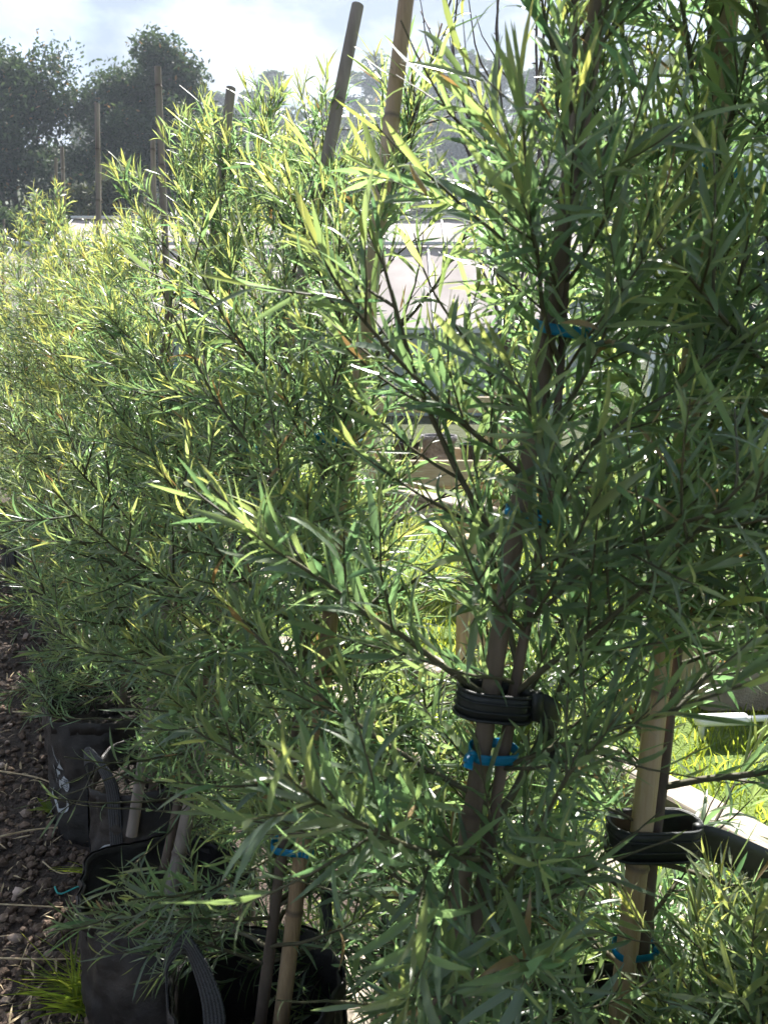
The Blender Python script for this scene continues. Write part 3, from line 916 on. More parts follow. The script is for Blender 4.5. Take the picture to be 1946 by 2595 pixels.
# canes: (key, label, base, top, diameter)
CANES = {
 'P1': ('thick tan bamboo cane through the wide rubber strap at lower right', (.381, 1.094, .25), (.467, 1.158, 2.30), .036, 'cane'),
 'P2': ('bamboo cane through the small rubber strap with bright blue tape', (.012, .813, .25), (.262, .972, 2.10), .026, 'darkcane'),
 'P3': ('tan split bamboo cane rising from the nearest open planter bag', (-.22, 1.183, .10), (.050, 1.434, 2.23), .031, 'cane'),
 'P4': ('grey cane leaning right with its cut top at the upper edge', (-.501, 1.585, .3), (-.058, 1.898, 2.306), .033, 'greycane'),
 'P4b': ('short square-cut cane top beside the tallest shoot at upper left', (-.669, 1.84, .3), (-.399, 2.2, 2.232), .030, 'greycane'),
 'P7': ('tall upright grey cane standing well above the left shrubs', (-.911, 3.312, .3), (-.908, 3.4, 2.682), .032, 'greycane'),
 'P8': ('thin cane just left behind the tall upright grey cane', (-1.14, 3.6, .3), (-.999, 3.6, 2.46), .027, 'greycane'),
 'P9': ('slim cane against the dark trees, second tallest on the left', (-1.672, 4.317, .3), (-1.57, 4.6, 2.899), .032, 'greycane'),
 'P9b': ('cane close behind the slim second tallest cane', (-1.72, 4.62, .3), (-1.63, 4.75, 2.62), .027, 'greycane'),
 'P12': ('pale thin cane far left, right one of a close pair', (-2.315, 5.53, .3), (-2.284, 5.9, 2.994), .031, 'greycane'),
 'P12b': ('thin cane far left, left one of a close pair', (-2.72, 6.3, .3), (-2.49, 6.3, 3.016), .028, 'greycane'),
 'P16': ('farthest thin cane at the left edge of the picture', (-4.484, 9.011, .3), (-4.464, 9.6, 3.113), .03, 'greycane'),
 'P0': ('dark cane at the right edge of the picture', (.60, .96, .3), (.60, 1.02, 2.1), .030, 'greycane'),
}
for i, (k, (lb, b, t, dia, mt)) in enumerate(CANES.items()):
    cane(lb, b, t, dia, 50 + i, mt)

def along(k, z, off=(0, 0, 0)):
    _, b, t, _, _ = CANES[k]
    q = (z - b[2]) / (t[2] - b[2])
    return lerp(b, t, q) + np.array(off)
def trunk_on(k, off, top, soil=.3, mid=(.7, 1.1, 1.5)):
    return [along(k, soil, off)] + [along(k, z, np.array(off) * (1 if j % 2 else .9)) for j, z in enumerate(mid)] + [np.array(top)]
# shrubs, nearest first
NLEAF = 290
NL = []
shrub('shrub tied by the wide rubber strap, big blurred leaves at right', trunk_on('P1', (.034, .006, 0), (.40, 1.12, 2.35)), 101, 2, nprim=46, lmax=.52, bare=.0, nleafobj=NLEAF, r0=.014, leaf_len=.094, lw=1.15, youth_gain=.8, skirt=10, extra=[(.45, -140, 25, .32), (.50, -105, 30, .30), (.55, -70, 28, .32), (.60, -125, 35, .30), (.66, -90, 35, .28), (.72, -60, 40, .26), (.48, -80, 25, .3), (.53, -160, 25, .3), (.40, -120, 25, .28), (.63, -150, 35, .28), (.70, -115, 40, .26), (.42, -75, 28, .3)], spacing=.0088)
shrub('shrub with the small rubber strap and dark stem, right of centre', trunk_on('P2', (.030, .012, 0), (.215, .98, 2.15)), 102, 2, nprim=52, lmax=.49, bare=.02, nleafobj=NLEAF, r0=.012, leaf_len=.088, lw=1.12, youth_gain=.85, skirt=18, extra=[(.22, -150, 25, .30), (.25, -118, 30, .26), (.27, -70, 28, .27), (.30, -40, 30, .30), (.20, -20, 20, .30), (.33, -135, 35, .28), (.24, -95, 45, .24), (.18, -60, 30, .28), (.17, -130, 25, .30), (.28, -10, 30, .3), (.30, 190, 30, .3), (.60, -110, 35, .24), (.66, -75, 35, .22), (.40, -60, 30, .26), (.46, -125, 30, .26), (.50, -75, 34, .26), (.55, -100, 36, .24), (.70, -130, 40, .22), (.74, -95, 42, .2)], spacing=.0088)
shrub('shrub in the nearest bag, its green leader crossing the bamboo cane', trunk_on('P3', (-.040, .004, 0), (.098, 1.45, 2.10), soil=.20), 103, 2, nprim=68, lmax=.48, bare=.12, extra=[(.34, -120, 25, .36), (.38, -80, 28, .34), (.42, -100, 30, .36), (.47, -60, 30, .34), (.52, -110, 35, .34), (.58, -75, 35, .30), (.30, -95, 20, .34), (.27, -60, 20, .34), (.63, -100, 40, .28)], nleafobj=NLEAF, r0=.0125)
shrub('shrub beside the leaning grey cane, left of centre', trunk_on('P4', (-.03, .02, 0), (-.11, 1.9, 2.10), soil=.36), 104, 2, nprim=62, lmax=.50, bare=.05, extra=[(.10, 215, 18, .32), (.13, 250, 18, .32), (.08, 190, 12, .28), (.16, 235, 22, .34), (.06, 270, 10, .3)], nleafobj=NLEAF)
shrub('shrub over the bag with the pale printed arc', trunk_on('P4b', (.03, .05, 0), (-.285, 2.15, 2.20), soil=.33), 105, 2, nprim=60, lmax=.5, bare=.04, extra=[(.07, 222, 12, .34), (.10, 250, 15, .34), (.13, 200, 15, .34), (.12, 275, 15, .3)], nleafobj=NLEAF)
shrub('shrub growing from the bag with the round white emblem', [(-.885, 2.42, .37), (-.80, 2.43, .9), (-.68, 2.46, 1.6), (-.53, 2.5, 2.24)], 106, 2, nprim=60, lmax=.5, bare=.03, extra=[(.05, 235, 10, .32), (.08, 262, 12, .34), (.06, 205, 10, .3), (.11, 245, 15, .36)], nleafobj=NLEAF)
shrub('shrub at the right edge, leaves brushing the frame', [(.66, .93, .35), (.67, .95, .9), (.64, .98, 1.5), (.62, 1.0, 2.2)], 107, 2, nprim=26, lmax=.38, bare=.03, extra=[(.40, 178, 30, .46), (.54, 196, 38, .50), (.68, 175, 42, .46), (.80, 190, 48, .40)], nleafobj=NLEAF, r0=.013, leaf_len=.098, lw=1.2, youth_gain=.8, spacing=.009)
shrub('low bright green shrub filling the lower right corner', [(.53, .80, .25), (.53, .81, .42), (.50, .84, .58), (.49, .86, .74)], 109, 2, nprim=44, lmax=.36, bare=.05, nleafobj=NLEAF, r0=.009, youth_gain=1.1, leaf_len=.085)
shrub('low leafy shrub between the nearest bag and the small rubber strap', [(.0, 1.40, .2), (.0, 1.40, .5), (-.01, 1.41, .75), (-.02, 1.42, 1.0)], 110, 2, nprim=40, lmax=.36, bare=.05, nleafobj=NLEAF, r0=.009)
shrub('low leafy shrub behind the wide rubber strap, in front of the rail', [(.26, 1.40, .2), (.27, 1.40, .5), (.27, 1.41, .75), (.28, 1.42, 1.05)], 111, 2, nprim=44, lmax=.36, bare=.05, nleafobj=200, r0=.009)
mid_t = [((-1.07, 2.86, .36), (-.72, 2.9, 2.12)), ((-1.24, 3.27, .36), (-1.0, 3.35, 2.18)), ((-1.45, 3.69, .36), (-1.22, 3.8, 2.32)), ((-1.67, 4.10, .36), (-1.48, 4.25, 2.44)),
         ((-1.91, 4.50, .36), (-1.72, 4.65, 2.46)), ((-2.16, 4.90, .36), (-2.0, 5.05, 2.58)), ((-2.42, 5.30, .36), (-2.3, 5.45, 2.68)), ((-2.70, 5.72, .36), (-2.6, 5.85, 2.66)),
         ((-3.0, 6.2, .36), (-2.95, 6.3, 2.62)), ((-3.35, 6.7, .36), (-3.3, 6.8, 2.6)), ((-3.7, 7.3, .36), (-3.68, 7.4, 2.6)), ((-4.1, 7.9, .36), (-4.1, 8.0, 2.6)), ((-4.5, 8.6, .36), (-4.5, 8.7, 2.7))]
words = ['fourth', 'fifth', 'sixth', 'seventh', 'eighth', 'ninth', 'tenth', 'eleventh', 'twelfth', 'thirteenth', 'fourteenth', 'fifteenth', 'last']
for i, (b, t) in enumerate(mid_t):
    b = np.array(b); t = np.array(t) - [0, 0, .16]
    c = [b, lerp(b, t, .3) + [.02, 0, 0], lerp(b, t, .65) - [.015, 0, 0], t]
    near_ = i < 3
    jit = np.random.default_rng(900 + i); t = t + [0, 0, jit.uniform(-.14, .10)]; c[-1] = t
    shrub('%s shrub behind the grass tuft in the receding left row' % words[i] if words[i] != 'last' else 'farthest shrub of the left row, at the picture edge', c, 120 + i, 2 if near_ else 1, nprim=56 if i < 6 else 46, lmax=jit.uniform(.42, .56), bare=.03,
          youth_gain=jit.uniform(1.4, 2.2), skirt=6, spacing=.0080 if near_ else (.0105 if i < 7 else .015), leaf_len=.078 if near_ else (.084 if i < 7 else .094), nleafobj=200 if near_ else 0)

# ties
def tie_on(k, z, label, u, half=.015, rad=.0175, seed=1, yellow=False, off=(0, 0, 0)):
    _, b, t, _, _ = CANES[k]
    c = along(k, z, np.array(off))
    tie(label, c, np.array(u), np.array(t) - np.array(b), half, rad, seed, tag_yellow=yellow)
tie_on('P2', 1.579, 'blue tape tie high on the dark stem, right of centre', (1, .3, 0), seed=1, off=(.015, .006, 0))
tie_on('P2', 1.361, 'blue tape tie midway up the dark stem among leaves', (1, .3, 0), seed=2, off=(.015, .006, 0))
tie_on('P2', 1.063, 'bright blue tape bow just below the small rubber strap', (1, .3, 0), seed=4, off=(.015, .006, 0))
tie_on('P1', .591, 'blue tape tie low on the thick cane under the wide strap', (1, .2, 0), half=.017, rad=.0205, seed=6, off=(.017, .003, 0))
tie_on('P1', 1.80, 'blue tape tie with yellow tag against the sky at right', (1, .2, 0), half=.017, rad=.0205, seed=7, yellow=True, off=(.017, .003, 0))
tie_on('P3', 1.406, 'blue tape tie on the cane left of the timber bench', (1, 0, 0), half=.02, seed=8, off=(-.02, 0, 0))
tie_on('P3', .678, 'blue tape tie low on the cane above the nearest bag', (1, 0, 0), half=.02, seed=9, off=(-.02, 0, 0))
tie_on('P4', 1.334, 'blue tape tie deep in the foliage left of centre', (1, .5, 0), seed=10, off=(-.014, .01, 0))
tie_on('P4', .901, 'blue tape tie low in the shrub beside the leaning cane', (1, .5, 0), seed=11, off=(-.014, .01, 0))
tie_on('P7', 1.5, 'small blue tape tie on the tall upright grey cane', (1, .5, 0), seed=12)
tie_on('P9', 1.5, 'tiny blue tape tie far left among the shrubs', (1, .5, 0), seed=13)

# rubber straps
_ax1 = np.array(CANES['P1'][2]) - np.array(CANES['P1'][1]); _c1 = along('P1', .79, (.030, .008, 0))
strap('wide ribbed black rubber strap round the thick cane, tail running right', _c1, (1, .1, 0), _ax1, .040, .034,
      [_c1 + [.066, -.012, 0], _c1 + [.105, -.008, -.014], _c1 + [.20, .008, -.066], _c1 + [.34, .04, -.14], _c1 + [.47, .08, -.21]])
_ax2 = np.array(CANES['P2'][2]) - np.array(CANES['P2'][1]); _c2 = along('P2', 1.128, (.006, .006, 0))
strap('small ribbed black rubber strap above the bright blue tape bow', _c2, (1, .1, 0), _ax2, .020, .026,
      [_c2 + [.05, -.012, 0], _c2 + [.068, -.010, -.012], _c2 + [.078, 0, -.04], _c2 + [.07, .008, -.075]], width=.034)

# ------------------------------------------------------------------ timber rails, posts, bench
RZ = math.atan2(RD[1], RD[0])
def rail_board(name, label, s0, s1, off, z, h, w, mat, cat='rail'):
    a = rail_pt(s0, off); b = rail_pt(s1, off); c = (a + b) / 2
    return tag(box(name, (c[0], c[1], z), (abs(s1 - s0), w, h), M[mat], rz=RZ, bevel=.006), label, cat)
rail_board('timber_rail', 'pale timber rail behind the wide rubber strap, sunlit top', -1.6, 1.10, .03, .46, .10, .095, 'weathered')
rail_board('timber_rail', 'pale timber rail running on behind the shrubs to the left', 1.14, 5.5, .02, .455, .10, .095, 'weathered')
rail_board('timber_rail', 'low timber sleeper lying on the ground under the rail', -1.6, 6.0, .06, .075, .13, .16, 'weathered', 'sleeper')
rail_board('timber_sleeper', 'sunlit timber sleeper between the two rows of bags', -.7, .75, -.74, .055, .10, .20, 'weathered', 'sleeper')
pp = rail_pt(1.12, .125)
tag(box('timber_post', (pp[0], pp[1], .48), (.085, .085, .96), M['timberv'], rz=R(8)), 'square timber post standing behind the rail joint', 'post')
pp = rail_pt(-.75, .125)
tag(box('timber_post', (pp[0], pp[1], .28), (.085, .085, .56), M['timberv'], rz=R(8)), 'short timber post behind the strap tail at right', 'post')
pp = rail_pt(3.4, .125)
tag(box('timber_post', (pp[0], pp[1], .5), (.085, .085, 1.0), M['timberv'], rz=R(8)), 'timber post farther left behind the dense shrubs', 'post')
# sloping timber beam in front of the bench
a = np.array([-.34, 4.45, .90]); b = np.array([.46, 3.32, .83]); c = (a + b) / 2
tag(box('timber_beam', tuple(c), (np.linalg.norm(b - a), .11, .05), M['weathered'], rz=math.atan2(b[1] - a[1], b[0] - a[0])), 'bright sunlit timber beam slanting in front of the bench', 'beam')
for q, lb in ((.12, 'leg post under the left end of the slanting beam'), (.9, 'leg post under the right end of the slanting beam')):
    p = lerp(a, b, q)
    tag(box('timber_post', (p[0], p[1], .42), (.07, .07, .84), M['timberv'], rz=R(20)), lb, 'post')
# bench: frame with posts, boards and a shelf carrying pots
BO = (.36, 5.2, 0)
bench = tag(empty('timber_bench', BO), 'timber bench with upright posts and boards holding pots', 'bench')
for x in (-.10, .76):
    for y in (5.0, 5.55):
        box('leg', (x, y, .66), (.085, .085, 1.32), M['timberv'], bench, origin=BO)
for z, h in ((.80, .17), (1.24, .10)):
    box('front_board', (.33, 4.94, z), (.95, .032, h), M['timber'], bench, origin=BO)
box('back_board', (.33, 5.615, .80), (.95, .032, .17), M['timber'], bench, origin=BO)
for k in range(5):
    box('shelf_board', (.33, 5.04 + k * .12, .70), (.80, .105, .03), M['timber'], bench, origin=BO)
for k in range(4):
    box('lower_board', (.33, 4.80 + k * .13, .55), (1.0, .115, .03), M['timber'], bench, origin=BO)
def pot(name, label, c, r_, h, mat, fillmat, cat):
    o = tag(empty(name, c), label, cat)
    m = 24; th = np.arange(m) * 2 * math.pi / m
    prof = [(.80, 0), (.84, .2 * h), (.97, .86 * h), (1.06, .87 * h), (1.07, h), (.98, h), (.96, .9 * h)]
    V = np.array([[(math.cos(t) * r_ * a, math.sin(t) * r_ * a, z) for t in th] for a, z in prof]).reshape(-1, 3)
    link('pot_wall', mesh_np('pot_wall', V, grid_tris(len(prof), m, True), M[mat]), o)
    V = [(0, 0, .93 * h)] + [(math.cos(t) * r_ * .97, math.sin(t) * r_ * .97, .9 * h) for t in th]
    link('fill', mesh_np('fill', V, [(0, 1 + k, 1 + (k + 1) % m) for k in range(m)], M[fillmat]), o)
pot('nursery_pot', 'black nursery pot on the bench, left of the grey one', (.14, 5.25, .718), .10, .26, 'blackplastic', 'soil', 'pot')
pot('stone_pot', 'grey rough pumice pot on the bench between black pots', (.37, 5.22, .718), .115, .30, 'greyrock', 'soil', 'pot')
pot('nursery_pot', 'black nursery pot on the bench, right of the grey one', (.62, 5.25, .718), .10, .24, 'blackplastic', 'soil', 'pot')

# concrete planter, pipes, hose at right
PO = (2.25, 3.45, 0)
pl = tag(empty('concrete_planter', PO), 'rough tan concrete planter trough at the right edge', 'planter')
box('wall', (2.25, 3.2, .235), (1.7, .09, .47), M['concrete'], pl, origin=PO, bevel=.02)
box('wall', (2.25, 3.7, .235), (1.7, .09, .47), M['concrete'], pl, origin=PO, bevel=.02)
box('wall', (1.445, 3.45, .235), (.09, .406, .47), M['concrete'], pl, origin=PO, bevel=.02)
box('wall', (3.055, 3.45, .235), (.09, .406, .47), M['concrete'], pl, origin=PO, bevel=.02)
box('soil', (2.25, 3.45, .2), (1.5, .40, .38), M['soil'], pl, origin=PO)
pr = tag(empty('water_pipe', (1.5, 2.92, .1)), 'white plastic water pipe with coupler beside the concrete planter', 'pipe')
g = Geo(); g.add(*tube([(1.28, 2.90, .10), (1.6, 2.92, .10), (2.6, 2.98, .10)], .013, 14)); g.obj('tube', M['pvc'], pr, (1.5, 2.92, .1))
g = Geo(); g.add(*tube([(1.26, 2.899, .10), (1.28, 2.90, .10), (1.46, 2.911, .10), (1.47, 2.912, .10)], [.020, .026, .026, .021], 16)); g.obj('coupler', M['pvc'], pr, (1.5, 2.92, .1))
for sx in (1.3, 2.4):
    g = Geo(); g.add(*tube([(sx, 2.93, 0), (sx, 2.93, .09)], .012, 10)); g.obj('stand', M['pvc'], pr, (1.5, 2.92, .1))
th = np.linspace(0, 2 * math.pi * 1.9, 60)
hp = np.array([.525, 2.05, .585]); 
P = np.stack([hp[0] + .085 * np.cos(th) * (1 - th * .01), hp[1] - .03 + th * .006, hp[2] + .085 * np.sin(th) * (1 + th * .01)], -1)
g = Geo(); g.add(*tube(P, .011, 10)); tag(g.obj('hose_coil', M['pvc'], None, tuple(hp)), 'white plastic hose coil hanging at the timber rail', 'hose')
P = polyline([(-.02, 1.36, .405), (.03, 1.33, .43), (.10, 1.34, .415), (.2, 1.42, .36), (.3, 1.55, .25), (.42, 1.6, .12)], 30)
g = Geo(); g.add(*tube(P, .0045, 8)); tag(g.obj('irrigation_tube', M['blackplastic'], None, (-.02, 1.36, .405)), 'thin black irrigation tube curving out of the nearest bag', 'tube')

# bare sapling
def bare_tree(label, c, seed, H, cat='sapling'):
    r = np.random.default_rng(seed)
    o = tag(empty('bare_sapling', c), label, cat)
    c = np.array(c, dtype=float)
    stems = []
    tr = polyline([c, c + [.02, 0, H * .25], c + [-.03, .02, H * .5], c + [-.02, 0, H * .62]], 14)
    g = Geo(); g.add(*tube(tr, np.linspace(.016, .010, 14), 8)); g.obj('trunk', M['bare'], o, c)
    for i in range(11):
        q = r.uniform(.45, 1); p0 = tr[int(q * 13)]
        az = r.uniform(0, 6.28); d = np.array([math.cos(az) * .32, math.sin(az) * .25, 1.0])
        L = H * r.uniform(.28, .5)
        P = grow(p0, d, L, 12, r, up=.5, wob=.35)
        g = Geo(); g.add(*tube(P, np.linspace(.0075, .0022, 12), 6))
        for k in range(3):
            j = r.integers(2, 9); dd = unit(P[j + 1] - P[j]) + r.normal(0, .4, 3)
            g.add(*tube(grow(P[j], dd, L * r.uniform(.2, .45), 7, r, up=.7, wob=.3), np.linspace(.0042, .0015, 7), 5))
        for k in range(16):     # buds
            j = r.integers(2, 11); p = P[j] + (P[j + 1] - P[j]) * r.uniform(0, 1)
            dd = unit(r.normal(0, 1, 3) + [0, 0, .8])
            g.add(*tube([p, p + dd * .008, p + dd * .018], [.0028, .0034, .0008], 5))
        g.obj('branch', M['bare'], o, c)
bare_tree('leafless sapling with dark budded twigs against the sky', (.50, 3.05, 0), 5, 3.3)

# ------------------------------------------------------------------ small things on the gravel
STONES = []
for k in range(7):
    r = np.random.default_rng(40 + k)
    import bmesh
    bm = bmesh.new(); bmesh.ops.create_icosphere(bm, subdivisions=1 if k < 5 else 2, radius=1)
    V = np.array([v.co[:] for v in bm.verts]); T = np.array([[v.index for v in f.verts] for f in bm.faces]); bm.free()
    f = np.array([1 + .42 * mnoise.noise(Vector(v * 1.3 + k * 5)) + .25 * mnoise.noise(Vector(v * 3 + k)) for v in V])
    V = V * f[:, None] * r.uniform(.6, 1.15, 3)
    STONES.append((V, T))
g = Geo()
N = 10000
y = 1.1 + (7.0 - 1.1) * rng.uniform(0, 1, N) ** 1.9
x = -y * rng.uniform(.20, .62, N) - rng.uniform(0, .1, N)
size = (.0045 + .0105 * rng.uniform(0, 1, N) ** 2.6) * np.interp(y, [1, 6], [1, 1.8])
tint = np.clip(rng.normal(.38, .2, N), 0, .9); pale = rng.uniform(0, 1, N) < .03; tint[pale] = rng.uniform(.92, 1, pale.sum())
kind = rng.integers(0, 5, N)
for k in range(5):
    m = np.nonzero(kind == k)[0]; V, T = STONES[k]
    a = rng.uniform(0, 6.28, len(m)); ca, sa = np.cos(a), np.sin(a)
    W = np.stack([V[None, :, 0] * ca[:, None] - V[None, :, 1] * sa[:, None], V[None, :, 0] * sa[:, None] + V[None, :, 1] * ca[:, None], np.broadcast_to(V[None, :, 2] * .8, (len(m), len(V)))], -1)
    W = W * size[m][:, None, None] + np.stack([x[m], y[m], size[m] * rng.uniform(.2, 1.3, len(m))], -1)[:, None, :]
    TT = T[None] + (np.arange(len(m)) * len(V))[:, None, None]
    C = np.zeros((len(m), len(V), 3)); C[:, :, 0] = tint[m][:, None]
    g.add(W.reshape(-1, 3), TT.reshape(-1, 3), C.reshape(-1, 3))
tag(g.obj('scoria_gravel', M['stone'], smooth=False), 'dark brown scoria stones covering the path', 'gravel', kind='stuff')
gl_ = Geo(); nl_ = 900
y_ = 1.2 + 4.0 * rng.uniform(0, 1, nl_) ** 1.8; x_ = -y_ * rng.uniform(.28, .60, nl_)
a_ = rng.uniform(0, 6.28, nl_)
d_ = unit(np.stack([np.cos(a_), np.sin(a_), rng.normal(0, .25, nl_)], -1)); n_l = unit(np.cross(np.cross(d_, [0, 0, 1.0]), d_) + rng.normal(0, .2, (nl_, 3)))
scatter_leaves(gl_, LEAF_LO, np.stack([x_, y_, rng.uniform(.012, .030, nl_)], -1), d_, n_l, rng.uniform(.02, .07, nl_), rng.uniform(.5, 1.6, nl_), rng.uniform(0, 1, nl_), rng.uniform(0, 1, nl_), rng.integers(0, 8, nl_))
tag(gl_.obj('leaf_litter', M['straw']), 'dry fallen leaves and chips scattered over the gravel', 'litter', kind='stuff')
def pebble(label, c, s, t, k):
    V, T = STONES[5 + k % 2]
    me = mesh_np('pebble', V * np.array(s), T, M['stone'], np.tile([t, 0, 0], (len(V), 1)))
    tag(link('pebble', me, None, c), label, 'stone', 'pale stones on the gravel')
pebble('pinkish pale pebble lying on the dark gravel at the left edge', (-1.06, 1.98, .022), (.019, .014, .012), 1.0, 0)
pebble('grey angular stone at the left edge above the grass tuft', (-.985, 1.80, .022), (.018, .017, .015), .96, 1)
def stalk(label, pts, r_, mat='straw', name='dry_stalk', cat='stalk', group='dry stalks on the gravel'):
    g = Geo(); P = polyline(pts, 12); g.add(*tube(P, np.linspace(r_, r_ * .55, 12), 6)); tag(g.obj(name, M[mat], None, tuple(pts[0])), label, cat, group)
stalk('dry straw stalk pointing at the emblem bag from the left edge', [(-1.45, 2.62, .04), (-1.25, 2.55, .05), (-1.08, 2.46, .04)], .0035)
stalk('bent straw stalk at the base of the emblem bag', [(-1.30, 2.20, .03), (-1.15, 2.24, .045), (-1.04, 2.27, .04)], .0038)
stalk('long straight straw stalk lying across the gravel', [(-1.10, 1.92, .03), (-.9, 1.9, .035), (-.72, 1.89, .03)], .0025)
stalk('thin straw stalk crossing behind the grass tuft', [(-1.0, 1.72, .03), (-.86, 1.71, .035), (-.72, 1.72, .03)], .0028)
stalk('dry twig leaning on the second bag', [(-.84, 2.12, .02), (-.79, 2.06, .05), (-.735, 1.98, .06)], .0034)
stalk('forked dry twig beside the second bag', [(-.80, 1.92, .03), (-.76, 1.86, .05), (-.70, 1.80, .05)], .004)
stalk('short dry twig next to the grass tuft base', [(-.78, 1.79, .03), (-.74, 1.76, .05), (-.70, 1.72, .045)], .004)
stalk('fine straw stem slanting near the left edge', [(-1.05, 2.12, .02), (-.95, 2.05, .03), (-.82, 2.1, .05)], .0022)
stalk('far straw stem beside the hidden bag at left', [(-1.6, 3.1, .04), (-1.45, 3.06, .05), (-1.3, 3.05, .05)], .004)
stalk('teal plastic twine scrap on the gravel beside the second bag', [(-.955, 1.985, .035), (-.93, 1.96, .03), (-.88, 1.985, .038), (-.82, 1.985, .04), (-.78, 1.99, .036)], .003, 'teal', 'twine', 'twine', 'litter')
def blades(c, n, hmin, hmax, spread, seed, lean=(0, 0), wid=.004):
    r = np.random.default_rng(seed); g = Geo()
    for i in range(n):
        a = r.uniform(0, 6.28); rr = spread * math.sqrt(r.uniform(0, 1))
        p0 = np.array([c[0] + math.cos(a) * rr, c[1] + math.sin(a) * rr, .005])
        h = r.uniform(hmin, hmax); a2 = r.uniform(0, 6.28)
        d = np.array([math.cos(a2) * .55 + lean[0], math.sin(a2) * .55 + lean[1], .8])
        P = grow(p0, d, h, 7, r, up=-.7, wob=.1)
        side = unit(np.cross(unit(d), [r.normal(), r.normal(), .4]))
        w = wid * r.uniform(.6, 1.1) * np.array([.7, 1, 1, .9, .75, .45, .05])
        V = np.stack([P - side * w[:, None] / 2, P + np.array([0, 0, -.0008]), P + side * w[:, None] / 2], 1).reshape(-1, 3)
        C = np.zeros((21, 3)); C[:, 0] = np.clip(r.normal(.45, .25), 0, 1); C[:, 1] = r.uniform(0, 1); C[:, 2] = np.tile([1, 0, 1], 7)
        g.add(V, grid_tris(7, 3), C)
    return g
tag(blades((-.70, 1.60), 120, .10, .24, .06, 3, lean=(-.45, .05), wid=.0055).obj('grass_tuft', M['grass'], None, (-.70, 1.60, 0)), 'green grass tuft against the second bag at lower left', 'grass tuft')
tag(blades((-.82, 2.06), 5, .14, .24, .02, 9, lean=(-.7, .1), wid=.007).obj('grass_sprig', M['grass'], None, (-.82, 2.06, 0)), 'few long grass blades lying on the gravel by the second bag', 'grass blades')
wd = tag(empty('leafy_weed', (-1.15, 2.40, 0)), 'small leafy green weed left of the emblem bag', 'weed')
r = np.random.default_rng(77)
for k in range(9):
    a = k * 2.4; V, T, C = LEAF_HI[k]
    d = unit(np.array([math.cos(a), math.sin(a) - .3, .55])); n_ = unit(np.cross(np.cross(d, [0, 0, 1]), d)); s = np.cross(d, n_)
    L = r.uniform(.05, .085)
    W = (V[:, :1] * s * 4.2 + V[:, 1:2] * d + V[:, 2:] * n_) * L + np.array([0, 0, .02])
    link('leaf', mesh_np('leaf', W, T, M['grass'], np.stack([np.full(len(V), .4), np.full(len(V), r.uniform()), C], -1)), wd)

# lawn blades
def lawn_blades(n):
    s = rng.uniform(-2.2, 8.5, n); off = .12 + 3.6 * rng.uniform(0, 1, n) ** 1.3
    p = RP[None] + RD[None] * s[:, None] + np.array([RD[1], -RD[0]])[None] * off[:, None]
    h = rng.uniform(.03, .075, n); a = rng.uniform(0, 6.28, n); ln_ = rng.normal(0, .45, (n, 2))
    w = rng.uniform(.0025, .0045, n)
    base = np.stack([p[:, 0], p[:, 1], np.zeros(n)], -1)
    sd = np.stack([np.cos(a), np.sin(a), np.zeros(n)], -1)
    mid = base + np.stack([ln_[:, 0] * h * .4, ln_[:, 1] * h * .4, h * .6], -1)
    tip = base + np.stack([ln_[:, 0] * h, ln_[:, 1] * h, h], -1)
    V = np.stack([base - sd * w[:, None], base + sd * w[:, None], mid - sd * w[:, None] * .8, mid + sd * w[:, None] * .8, tip], 1)
    T = np.array([(0, 1, 3), (0, 3, 2), (2, 3, 4)])[None] + (np.arange(n) * 5)[:, None, None]
    C = np.zeros((n, 5, 3)); C[:, :, 0] = np.clip(rng.normal(.55, .25, n), 0, 1)[:, None]; C[:, :, 1] = rng.uniform(0, 1, n)[:, None]; C[:, :, 2] = 1
    return V.reshape(-1, 3), T.reshape(-1, 3), C.reshape(-1, 3)
g = Geo(); g.add(*lawn_blades(50000)); tag(g.obj('lawn_grass', M['grass']), 'bright sunlit grass blades of the lawn', 'grass', kind='stuff')

